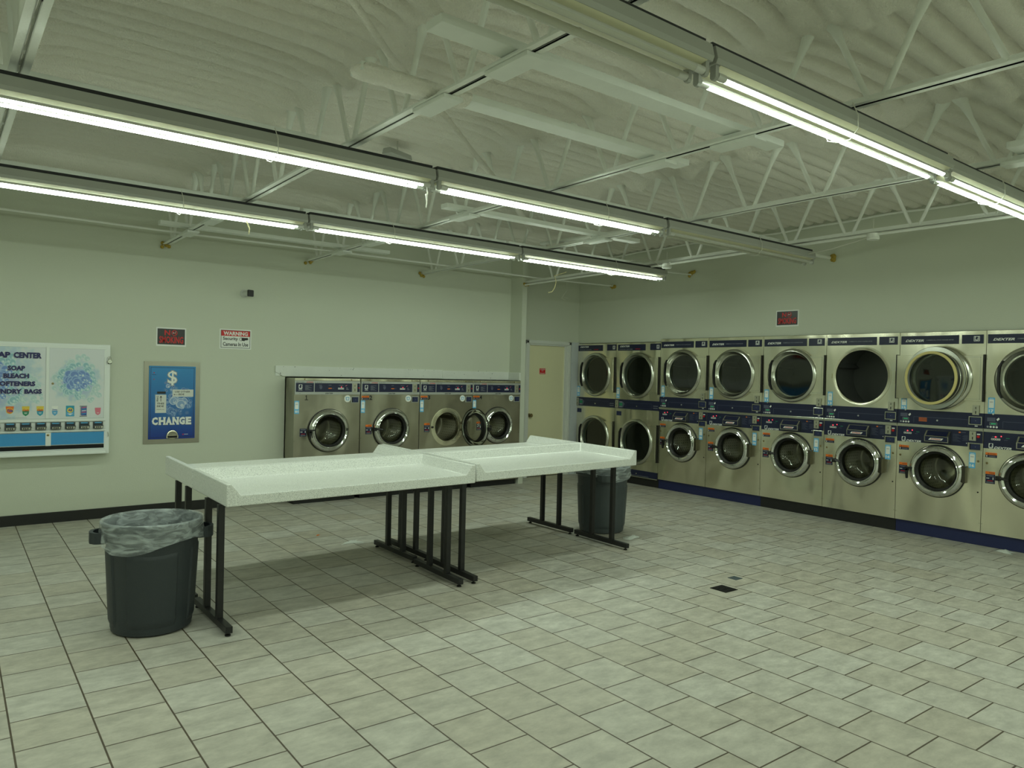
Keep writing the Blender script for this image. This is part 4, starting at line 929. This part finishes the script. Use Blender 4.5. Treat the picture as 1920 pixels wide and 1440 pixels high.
def make_table(root, th, front, z0, tx, ty, frames, label):
    r = empty('folding_table', (*root, 0), th, label, 'table', 'speckled laundry folding tables')
    o = table_top(front, z0, tx, ty).build('tabletop', r, bevel=.006, smooth=True)
    ct, st = math.cos(th), math.sin(th)
    def loc(x, y): dx, dy = x-root[0], y-root[1]; return (ct*dx+st*dy, -st*dx+ct*dy)
    for (xa, ya, xb, yb) in frames:      # glide centres, near and far
        na, nb = Vector(loc(xa, ya)), Vector(loc(xb, yb)); d = (nb-na).normalized(); n = Vector((-d.y, d.x)); Lf = (nb-na).length
        h = .020
        A, B = na-d*.028, nb+d*.028
        mb = MB(); c = [A+n*h, A-n*h, B-n*h, B+n*h]; mb.add([(p.x, p.y, .020) for p in c]+[(p.x, p.y, .060) for p in c], [(0, 1, 2, 3), (7, 6, 5, 4), (0, 4, 5, 1), (1, 5, 6, 2), (2, 6, 7, 3), (3, 7, 4, 0)], 'black_steel')
        ft = mb.build('foot_bar', r, bevel=.002)
        for p in (na, nb):
            mb = MB(); mb.lathe(p.x, p.y, 0, [(.0005, 0), (.017, 0), (.017, .008), (.006, .012), (.006, .021)], 'black_rubber', 14, axis='z'); mb.build('glide', ft, smooth=True)
        tops = []
        for f in (.275, .69):
            p = na+d*(Lf*f); hh = .019; zt = z0+tx*p.x+ty*p.y-.003
            c = [p+d*hh+n*hh, p-d*hh+n*hh, p-d*hh-n*hh, p+d*hh-n*hh]
            mb = MB(); mb.add([(q.x, q.y, .0595) for q in c]+[(q.x, q.y, zt) for q in c], [(3, 2, 1, 0), (4, 5, 6, 7), (0, 1, 5, 4), (1, 2, 6, 5), (2, 3, 7, 6), (3, 0, 4, 7)], 'black_steel'); mb.build('leg', r, bevel=.002)
    return r
LO, RO = (1.388, 5.218), (3.248, 5.305)
make_table(LO, -.002, True, .759, .008, .012, [(1.396, 4.437, 1.401, 5.072), (3.092, 4.521, 3.125, 5.175)], 'speckled folding table at the front left, beside the near trash can')
make_table(LO, -.002, False, .759, .008, .012, [(1.405, 5.190, 1.412, 5.840), (3.158, 5.294, 3.169, 5.943)], 'speckled folding table behind the front left one, nearest the change machine')
make_table(RO, .014, True, .766, .009, .013, [(3.229, 4.531, 3.262, 5.185), (4.998, 4.647, 5.022, 5.310)], 'speckled folding table at the front right, above the middle of the floor')
make_table(RO, .014, False, .766, .009, .013, [(3.285, 5.300, 3.300, 5.950), (5.022, 5.417, 5.026, 6.042)], 'speckled folding table at the back right, nearest the washers')

# ------------------------------------------------------------------ trash cans
def make_can(x, y, rot, label, light=False, H=.655):
    m = 'can_grey_light' if light else 'can_grey'
    r = empty('trash_can', (x, y, 0), rot, label, 'trash can', 'round grey trash cans by the tables')
    seg = 192; prof = [(.0005, 0), (.205, 0), (.222, .012), (.232, .04)]
    zs = [0.0, .0, .012, .04] + [.04+(.56-.04)*i/14 for i in range(1, 15)] + [.575, .585, H-.012, H, H-.004, .55, .05, .04]
    mb = MB(); vs = []; na = seg
    def R_(z, a):
        base = .232+(.262-.232)*(z/.6)
        p = 0.0
        for c in (-PI/2, 0, PI/2, PI):
            dd = abs((a-c+PI) % (2*PI)-PI); e = (0.60-dd)/.035
            e = max(0, min(1, e)); p = max(p, e)
        zz = max(0, min(1, (z-.045)/.03))*max(0, min(1, (.50+.015*math.cos(2*a)-z)/.02))
        return base-.011*(1-p*zz)
    rings = [[.0005]*na, [.205]*na, [.222]*na]
    zl = [0, 0, .012]
    for i in range(40):
        z = .04+(.56-.04)*i/39; zl.append(z); rings.append([R_(z, 2*PI*k/na) for k in range(na)])
    for rr_, z in ((.268, .575), (.276, .582), (.278, H-.012), (.274, H), (.266, H), (.260, H-.01), (.250, .5), (.225, .03), (.0005, .03)): zl.append(z); rings.append([rr_]*na)
    for z, rg in zip(zl, rings):
        for k in range(na): a = 2*PI*k/na; vs.append((rg[k]*math.cos(a), rg[k]*math.sin(a), z))
    fs = [(j*na+k, j*na+(k+1) % na, (j+1)*na+(k+1) % na, (j+1)*na+k) for j in range(len(zl)-1) for k in range(na)]
    mb.add(vs, fs, m); mb.build('can_body', r, smooth=True, ang=45)
    for s in (-1, 1):    # grip handles
        mb = MB(); P = []
        mb.prism([(s*.255, -.085), (s*.300, -.078), (s*.330, -.045), (s*.338, 0), (s*.330, .045), (s*.300, .078), (s*.255, .085)], 'z', .535, .548, m)
        arc = [(s*.262, -.085), (s*.305, -.078), (s*.333, -.045), (s*.340, 0), (s*.333, .045), (s*.305, .078), (s*.262, .085)]
        for i in range(len(arc)-1):
            (ax, ay), (bx, by) = arc[i], arc[i+1]; k_ = .94
            mb.add([(ax, ay, .535), (bx, by, .535), (bx, by, .60), (ax, ay, .60), (ax*k_, ay*k_, .535), (bx*k_, by*k_, .535), (bx*k_, by*k_, .60), (ax*k_, ay*k_, .60)], [(0, 1, 2, 3), (7, 6, 5, 4), (3, 2, 6, 7), (0, 4, 5, 1)], m)
        mb.build('handle', r, smooth=True)
    return r
def make_bag(x, y, rot, label, H=.655, seed=1, drop=.10):
    rs = random.Random(seed); na = 96
    o1 = [rs.uniform(0, 6) for _ in range(8)]
    def wob(a, i, amp): return amp*(math.sin(9*a+o1[i % 8])+.6*math.sin(17*a+o1[(i+3) % 8])+.5*math.sin(31*a+o1[(i+5) % 8]))
    rows = []
    def row(rr_, z, amp, i, zf=None): rows.append([( (rr_+wob(2*PI*k/na, i, amp)), z+(zf(2*PI*k/na) if zf else 0)) for k in range(na)])
    skirt = lambda a: -.045*max(0, math.cos(a+2.2))+.02*math.sin(3*a+o1[2])
    row(.290, H-drop, .004, 1, skirt); row(.288, H-drop*.8, .004, 1, lambda a: skirt(a)*.7); row(.285, H-drop*.45, .003, 2); row(.286, H-.025, .002, 3); row(.288, H-.005, .0015, 3); row(.284, H+.007, .001, 4)
    row(.272, H+.009, .001, 4); row(.257, H-.004, .001, 5); row(.242, H-.05, .003, 5); row(.226, H-.11, .008, 6); row(.208, H-.2, .014, 7); row(.190, H-.34, .016, 1); row(.16, .16, .015, 2); row(.08, .10, .01, 3); row(.004, .09, 0, 4)
    mb = MB(); vs = []
    for rw in rows:
        for k, (rr_, z) in enumerate(rw): a = 2*PI*k/na; vs.append((rr_*math.cos(a), rr_*math.sin(a), z))
    fs = [(j*na+k, j*na+(k+1) % na, (j+1)*na+(k+1) % na, (j+1)*na+k) for j in range(len(rows)-1) for k in range(na)]
    mb.add(vs, fs, 'bag_plastic'); o = mb.build('trash_bag', None, smooth=True, ang=80); o.location = (x, y, 0); o.rotation_euler = (0, 0, rot)
    tag(o, label, 'trash bag', 'clear liners in the trash cans'); return o
make_can(1.075, 4.862, -.22, 'dark grey round trash can standing at the left end of the tables')
make_bag(1.075, 4.862, -.22, 'clear plastic liner folded over the rim of the near trash can', seed=5)
make_can(5.43, 5.39, .9, 'grey round trash can behind the right table legs', light=True)
make_bag(5.43, 5.39, .9, 'clear plastic liner in the trash can behind the right table legs', seed=9, drop=.07)

# ------------------------------------------------------------------ floor bits
r = empty('floor_drain', (4.715, 3.375, 0), -.0154, 'square black floor drain grate in the open floor', 'drain')
mb = MB(); mb.box(-.073, .073, -.073, .073, 0, .003, 'drain_grate'); mb.build('frame', r)
mb = MB()
for k in range(7): mb.box(-.062+k*.018, -.054+k*.018, -.065, .065, .003, .006, 'black_steel')
for k in range(3): mb.box(-.065, .065, -.045+k*.043, -.040+k*.043, .003, .0055, 'drain_grate')
mb.build('grate_bars', r)
mb = MB(); mb.box(-.043, .043, -.040, .040, 0, .003, 'drain_plate'); o = mb.build('floor_cover_plate', bevel=.001); o.location = (5.043, 3.507, 0); tag(o, 'small blue grey square cover plate behind the floor drain', 'cover plate')
def scrap(x, y, w, h, seed, label, m='bag_plastic', zmax=.02, name='plastic_scrap'):
    rs = random.Random(seed); n = 12; vs = []; fs = []
    for j in range(n):
        for i in range(n):
            u, v = i/(n-1)-.5, j/(n-1)-.5; e = (1-(2*u)**2)*(1-(2*v)**2)
            vs.append((u*w*(1+.3*math.sin(5*v+seed))+.02*v, v*h*(1+.3*math.cos(4*u+seed)), .002+e*zmax*(.4+rs.random())))
    fs = [(j*n+i, j*n+i+1, (j+1)*n+i+1, (j+1)*n+i) for j in range(n-1) for i in range(n-1)]
    mb = MB(); mb.add(vs, fs, m); o = mb.build(name, smooth=True, ang=80); o.location = (x, y, 0); tag(o, label, 'litter', 'litter on the floor')
scrap(5.41, 4.96, .17, .10, 2, 'crumpled clear plastic scrap on the floor beside the right table foot', 'paper_bit')
scrap(8.02, 2.62, .10, .16, 3, 'clear plastic scrap lying against the blue plinth below number 18', 'paper_bit')
scrap(3.05, 6.22, .17, .10, 4, 'clear plastic scrap on the floor behind the middle table legs', 'paper_bit', .012)
scrap(2.913, 6.646, .03, .022, 6, 'tiny red scrap on the floor behind the left tables', 'orange_print', .006, 'red_scrap')

# ------------------------------------------------------------------ roof joists
def zc(y): return min(2.93, 2.862+.0135*(8.5-y))
JX = [0.31, 1.97, 3.56, 5.14, 6.70]
for ji, jx in enumerate(JX):
    yend = YB if ji < 4 else 8.275
    y0 = 0.4 if ji else 1.2
    names = ['white open web roof joist at the far left of the ceiling', 'white open web roof joist, second from the left wall side', 'white open web roof joist, middle one of five', 'white open web roof joist, second from the dryer side', 'white open web roof joist nearest the stainless machines']
    r = empty('roof_joist', (jx, 0, 0), 0, names[ji], 'joist', 'open web roof joists')
    mb = MB()
    def chord(mb, zoff, sgn, ya, yb, n=14):
        for s in (-1, 1):
            xa, xb, xt = s*.0055, s*.042, s*.0105
            for k in range(n):
                a = ya+(yb-ya)*k/n; b = ya+(yb-ya)*(k+1)/n; za, zb_ = zc(a)+zoff, zc(b)+zoff
                for (x1, x2, d0, d1) in ((xa, xb, 0, .005), (xa, xt, 0, .036)):
                    lo, hi = (d0, d1) if sgn > 0 else (-d1, d0)
                    X1, X2 = min(x1, x2), max(x1, x2)
                    mb.add([(X1, a, za+lo), (X2, a, za+lo), (X2, b, zb_+lo), (X1, b, zb_+lo), (X1, a, za+hi), (X2, a, za+hi), (X2, b, zb_+hi), (X1, b, zb_+hi)], [(0, 3, 2, 1), (4, 5, 6, 7), (0, 1, 5, 4), (2, 3, 7, 6), (1, 2, 6, 5), (3, 0, 4, 7)], 'joist_paint')
    chord(mb, 0, 1, y0, yend)
    for y in np.arange(y0+.3, yend, 1.18):
        mb.box(-.010, .010, y, y+.05, zc(y)+.006, zc(y)+.030, 'joist_paint')
    mb.build('bottom_chord', r)
    mb = MB(); 
    for s in (-1, 1): mb.box(min(s*.01, s*.044), max(s*.01, s*.044), y0, yend, 3.448, 3.455, 'joist_paint')
    mb.build('top_chord', r)
    k = 0; yn = .59+.0
    nodes = [yy for yy in np.arange(2.945-5*.59, yend-.05, .59) if yy > y0+.1]
    for yy in nodes:
        for s in (-1, 1):
            yb_, yt = yy+s*.035, yy+s*.262
            if yt > yend-.02 or yt < y0: continue
            zb_ = zc(yy)+.018
            mb = MB(); mb.tube([(0, yb_, zb_), (0, yb_+(yt-yb_)*.62, zb_+(3.44-zb_)*.62), (0, yb_+(yt-yb_)*.82, zb_+(3.44-zb_)*.82), (0, yt, 3.44)], [.0145, .016, .028, .060], 'joist_paint', 10)
            mb.build('web_rod', r, smooth=True)
    # foam at the wall bearing
    mb = MB(); rs = random.Random(ji)
    for q in range(5): mb.lathe(rs.uniform(-.05, .05), yend-.012, zc(yend)-.01+rs.uniform(-.02, .03), [(.0005, .02), (.014, .016), (.02, .0), (.014, -.01)], 'foam_yellow', 10)
    mb.build('foam_patch', r, smooth=True)

# planks lying on the bottom chords
def plank(x0, x1, y0, y1, label, cleats=(), z=None, t=.038, foam=False, strip=False):
    z = z or zc((y0+y1)/2)+.040
    r = empty('ceiling_plank', ((x0+x1)/2, (y0+y1)/2, z), 0, label, 'plank', 'painted planks lying across the roof joists')
    hx, hy = (x1-x0)/2, (y1-y0)/2
    mb = MB(); mb.box(-hx, hx, -hy, hy, 0, t, 'board_paint'); mb.build('board', r, bevel=.003)
    if strip:  # dark box painted in for the shade below the plank
        mb = MB(); mb.box(-hx, hx, hy-.012, hy, -.045, -.001, 'black_base'); k = mb.build('shade_strip', r); k['label'] = 'dark strip painted as shade under the rear edge'
    for cx in cleats:
        mb = MB(); c = cx-(x0+x1)/2; mb.box(c-.055, c+.055, -.16, .14, -.040-.022, -.042, 'board_paint'); mb.build('cleat', r, bevel=.002)
    if foam:
        mb = MB(); n = 18; vs = []; rs = random.Random(3); seg = 14
        for i in range(n):
            x = -hx-.02+.35*2*i/(n-1)*.9; rr_ = (.030+.012*rs.random())*(1 if i else .3)
            for k in range(seg): a = 2*PI*k/seg; vs.append((x, math.cos(a)*(hy+.012)*(1+.12*rs.random())*(1 if i else .3), .015+math.sin(a)*rr_))
        fs = [(i*seg+k, i*seg+(k+1) % seg, (i+1)*seg+(k+1) % seg, (i+1)*seg+k) for i in range(n-1) for k in range(seg)]+[tuple(range(seg))]
        mb.add(vs, fs, 'ceiling_foam'); mb.build('foam_crust', r, smooth=True)
    return r
plank(1.58, 3.99, 2.52, 2.64, 'white plank on the joists nearest the front light row, longest clean one', (1.99, 3.60))
plank(1.55, 3.90, 3.15, 3.27, 'white plank on the joists with one end crusted in foam', (1.99, 3.60), foam=True)
plank(3.36, 5.70, 5.21, 5.31, 'white plank on the joists between the two far light rows', (3.56, 5.14))
plank(1.70, 4.14, 7.60, 7.70, 'white plank on the joists closest to the back wall', (1.97, 3.56))
plank(1.60, 4.00, 6.86, 6.96, 'white plank on the joists second closest to the back wall', (1.97, 3.56))
plank(4.95, 7.30, 1.55, 1.68, 'white plank on the joists at the upper right edge of view', (5.14,))
for x0, x1, y, lab in ((-.9, 1.85, 4.40, 'left'), (2.95, 5.30, 4.40, 'right'), (5.33, 7.0, 4.36, 'far right')):
    plank(x0, x1, y-.09, y+.10, 'wide white plank over the middle light row, %s piece' % lab)
for x0, x1, y, lab in ((-.9, 2.5, 6.30, 'left'), (2.53, 4.75, 6.30, 'middle'), (4.78, 7.0, 6.30, 'right')):
    plank(x0, x1, y-.09, y+.10, 'wide white plank over the far light row, %s piece' % lab)
for x0, x1, y, lab in ((.5, 3.0, 2.09, 'left'), (3.03, 5.4, 2.09, 'middle'), (5.43, 7.0, 2.09, 'right')):
    plank(x0, x1, y-.06, y+.07, 'wide white plank over the nearest light row, %s piece' % lab)

# ------------------------------------------------------------------ light fixtures
def fixture(x0, x1, y, zt, lit, label, wires=()):
    """strip light along x; zt = top of housing"""
    r = empty('strip_light', ((x0+x1)/2, y, zt), 0, label, 'light fixture', 'long twin tube strip lights')
    h = (x1-x0)/2; zb = -.068
    mb = MB(); mb.prism([(-.070, -.050), (-.058, 0), (.058, 0), (.070, -.050), (.062, zb), (-.062, zb)], 'x', -h, h, 'fixture_paint'); mb.build('housing', r, bevel=.002)
    mb = MB(); mb.box(-h+.01, h-.01, -.035, .050, 0, .024, 'gap_dark'); k = mb.build('shadow_gap', r); k['label'] = 'dark strip on top painted as the shadow gap'  # near-black box stands in for the shadow slit between housing and plank
    mb = MB(); mb.prism([(-.062, zb-.001), (-.020, zb-.012), (.020, zb-.012), (.062, zb-.001)], 'x', -h+.03, h-.03, 'fixture_under'); mb.build('reflector', r)
    for s in (-1, 1):
        mb = MB()
        for yy in (-.040, .040):
            mb.prism([(yy-.013, zb), (yy+.013, zb), (yy+.013, zb-.045), (yy+.007, zb-.054), (yy-.007, zb-.054), (yy-.013, zb-.045)], 'x', s*(h-.020)-.010, s*(h-.020)+.010, 'fixture_paint')
        mb.build('lampholder', r)
    for yy in (-.040, .040):
        zc_ = zb-.034; R = .0145; e = h-.032; mb = MB()
        n = 7
        low = [(yy+R*math.cos(a), zc_+R*math.sin(a)) for a in [PI*1.08+PI*.84*i/10 for i in range(11)]]
        up = [(yy+R*math.cos(a), zc_+R*math.sin(a)) for a in [-PI*.08+PI*1.16*i/8 for i in range(9)]]
        for poly, mm in ((low, ('tube_bright' if lit == 2 else 'tube_lit') if lit else 'tube_off'), (up, 'tube_back')):
            vs = [(-e+.05, a, b) for a, b in poly]+[(e-.05, a, b) for a, b in poly]; k = len(poly)
            mb.add(vs, [(i, i+1, k+i+1, k+i) for i in range(k-1)], mm)
        mb.lathe(-e, yy, zc_, [(.0005, 0), (R+.001, 0), (R+.001, .05), (.0005, .05)], 'tube_back', 14, axis='x'); mb.lathe(e-.05, yy, zc_, [(.0005, 0), (R+.001, 0), (R+.001, .05), (.0005, .05)], 'tube_back', 14, axis='x')
        mb.build('tube', r, smooth=True, recalc=False)
    for wx in wires:
        c = wx-(x0+x1)/2
        mb = MB(); mb.tube([(c, -.06, .03), (c+.01, -.083, -.03), (c+.012, -.085, -.09), (c+.008, -.05, -.135), (c+.006, 0, -.140), (c+.004, .06, -.12), (c, .078, -.05), (c, .065, .02)], .0025, 'wire_white', 6); mb.build('hanging_wire', r, smooth=True)
    return r
ZF = 2.845
AY, BY, CY = 4.03, 5.90, 1.83
fixture(.14, 2.47, AY, ZF, True, 'lit strip light in the middle row, left piece', (1.45,))
fixture(2.48, 4.64, AY-.01, ZF, True, 'lit strip light in the middle row, right of the pull string', (3.95,))
fixture(4.66, 6.85, AY-.02, ZF, False, 'unlit strip light at the right end of the middle row', (5.9,))
fixture(.22, 2.43, BY+.02, ZF, True, 'lit strip light in the far row, left piece', (1.45,))
fixture(2.44, 4.66, BY, ZF, True, 'lit strip light in the far row, middle piece', (3.2,))
fixture(4.68, 6.88, BY, ZF, 2, 'lit strip light in the far row nearest the washers, right piece', (6.0,))
fixture(.10, 2.31, CY, ZF, False, 'unlit strip light in the nearest row, left piece')
fixture(2.33, 4.46, CY, ZF, True, 'lit strip light in the nearest row, middle piece', (3.35,))
fixture(4.48, 6.62, CY+.02, ZF, 2, 'lit strip light in the nearest row, right piece', (5.2,))

fixture(-2.08, .12, AY, ZF, True, 'lit strip light of the middle row beyond the left frame edge')
fixture(-2.02, .20, BY, ZF, True, 'lit strip light of the far row beyond the left frame edge')
fixture(-2.14, .08, CY, ZF, 2, 'lit strip light of the nearest row beyond the left frame edge')
for x0, lab in ((-1.3, 'far left'), (1.0, 'left'), (3.3, 'middle'), (5.6, 'right')):  # unseen lamps added to raise the bounce light on the ceiling
    fixture(x0, x0+2.18, -2.35, ZF, 2, 'unseen strip light added behind the viewer for ceiling bounce, %s piece' % lab)

# ------------------------------------------------------------------ bars, pipes, wires
def bar(pts, rad, m, name, label, cat, seg=10, group=None, parts=None):
    mb = MB(); mb.tube(pts, rad, m, seg); o = mb.build(name, smooth=True); tag(o, label, cat, group); return o
bar([(-.6, 7.93, 2.915), (.4, 7.91, 2.915), (2.0, 8.02, 2.92), (3.6, 7.92, 2.915), (5.1, 7.90, 2.912), (6.7, 8.00, 2.918), (7.3, 7.93, 2.915), (8.13, 7.94, 2.930)], .011, 'joist_paint', 'bridging_bar', 'thin bridging bar running along the back wall under the roof', 'bar', group='bridging bars')
bar([(7.0, 6.40, 2.935), (7.5, 6.42, 2.945), (8.13, 6.48, 2.975)], .011, 'joist_paint', 'bridging_bar', 'short thin bridging bar beyond the far light row end', 'bar', group='bridging bars')
bar([(6.72, 4.42, 2.95), (7.3, 4.45, 2.965), (8.13, 4.50, 2.99)], [.022, .026, .018], 'joist_paint', 'bridging_bar', 'thick foam coated bridging stub behind the unlit middle light', 'bar', group='bridging bars')
for y, z, k in ((7.94, 2.93, 'above the cream door corner'), (6.48, 2.975, 'right of the far light row'), (4.50, 2.99, 'above the machines past the unlit light')):
    mb = MB(); rs = random.Random(int(y*10))
    for q in range(7):
        yy, zz = y+rs.uniform(-.05, .05), z+rs.uniform(-.03, .035)
        mb.lathe(XR-.012, yy, zz, [(.0005, -.02), (.016, -.012), (.024, .004), (.014, .014)], 'foam_yellow', 10, axis='x')
    tag(mb.build('foam_blob', smooth=True), 'yellow foam blob on the right wall %s' % k, 'foam', 'yellow foam blobs around the bar ends')
pp = [(1.25, 2.86, 3.22), (1.81, 3.35, 3.15), (2.233, 3.706, 3.15), (2.454, 3.863, 3.15), (3.0, 4.35, 3.15), (3.634, 4.913, 3.15), (4.3, 5.5, 3.15), (4.54, 5.729, 3.15), (5.1, 6.23, 3.13)]
bar(pp, [.016, .018, .028, .018, .018, .030, .020, .032, .024], 'ceiling_foam', 'diagonal_pipe', 'foam coated pipe crossing the ceiling diagonally', 'pipe')
bar([(5.23, 6.22, 3.00), (5.30, 5.60, 3.0), (5.34, 5.01, 3.0), (5.39, 4.29, 3.0), (5.42, 3.9, 3.0)], .020, 'joist_paint', 'ceiling_conduit', 'white conduit running beside the joist above the far light row', 'pipe')
cp = []
for i in range(25):
    y = 8.45-i*.25; cp.append((8.105, y, 3.375+.012*math.sin(y*2.1)+.006*math.sin(y*7)))
bar(cp, .013, 'joist_paint', 'wall_conduit', 'thin white conduit high along the right wall under the roof', 'pipe')
mb = MB(); pts = [(6.62, y, zc(y)-.035) for y in np.linspace(8.2, 1.3, 24)]; mb.tube(pts, .012, 'joist_paint', 8); o = mb.build('joist_conduit', smooth=True); tag(o, 'thin white conduit strapped under the joist nearest the machines', 'pipe')
for y, lab in ((3.27, 'round white junction box under the right joist, nearer one'), (5.63, 'round white junction box under the right joist, farther one')):
    r = empty('junction_box', (6.62, y, zc(y)-.035), 0, lab, 'junction box', 'junction boxes on the conduit')
    mb = MB(); mb.lathe(0, 0, -.045, [(.0005, 0), (.050, .0), (.055, .01), (.05, .03), (.05, .055), (.0005, .056)], 'joist_paint', 20, axis='z'); mb.build('box_body', r, smooth=True)
    mb = MB(); mb.tube([(0, 0, .05), (0, 0, .14)], .003, 'wire_white', 6); mb.tube([(0, .05, -.02), (-.02, .28, .09), (-.03, .5, .10), (-.02, .75, .02)] if y > 5 else [(0, .05, -.02), (.05, .4, -.07), (.1, .75, -.09), (.18, 1.05, -.03)], .006, 'wire_white', 6); mb.build('cable', r, smooth=True)
r = empty('ballast_box', (2.95, 5.33, 3.30), .35, 'small white box stuck to the ceiling foam above the middle light row', 'box')
mb = MB(); mb.prism([(-.05, 0), (.05, 0), (.035, .045), (-.035, .045)], 'x', -.13, .13, 'fixture_paint'); mb.v = [(a, b, c) for a, b, c in mb.v]; mb.build('box_body', r, bevel=.003)
mb = MB(); mb.tube([(0, 0, .04), (0, 0, .13)], .006, 'wire_white', 6); mb.build('hanger', r)
bar([(2.42, 3.99, 2.735), (2.425, 3.99, 2.69), (2.418, 3.992, 2.68), (2.425, 3.995, 2.64), (2.42, 3.995, 2.60)], [.003, .004, .009, .004, .003], 'wire_white', 'pull_string', 'knotted white pull string hanging from the middle light row', 'string', 6)
bar([(1.93, 5.88, 2.74), (1.94, 5.86, 2.70), (1.955, 5.86, 2.66), (1.95, 5.86, 2.62)], [.006, .005, .004, .003], 'wire_yellow', 'pull_string', 'short yellowed string hanging from the far light row', 'string', 6)
bar([(6.30, 6.98, 2.87), (6.10, 6.98, 2.80), (6.14, 6.99, 2.74), (6.12, 6.99, 2.66), (6.06, 6.97, 2.60), (6.0, 6.97, 2.585)], .0045, 'wire_yellow', 'loose_wire', 'loose yellowed wire dangling below the ceiling near the cream door', 'wire', 6)
bar([(6.95, 7.7, 2.86), (6.9, 7.62, 2.74), (6.82, 7.6, 2.66), (6.78, 7.6, 2.62), (6.85, 7.6, 2.60), (6.9, 7.6, 2.63), (6.8, 7.6, 2.64)], .002, 'wire_white', 'loose_wire', 'thin tangled wire below the joist above the cream door', 'wire', 5)
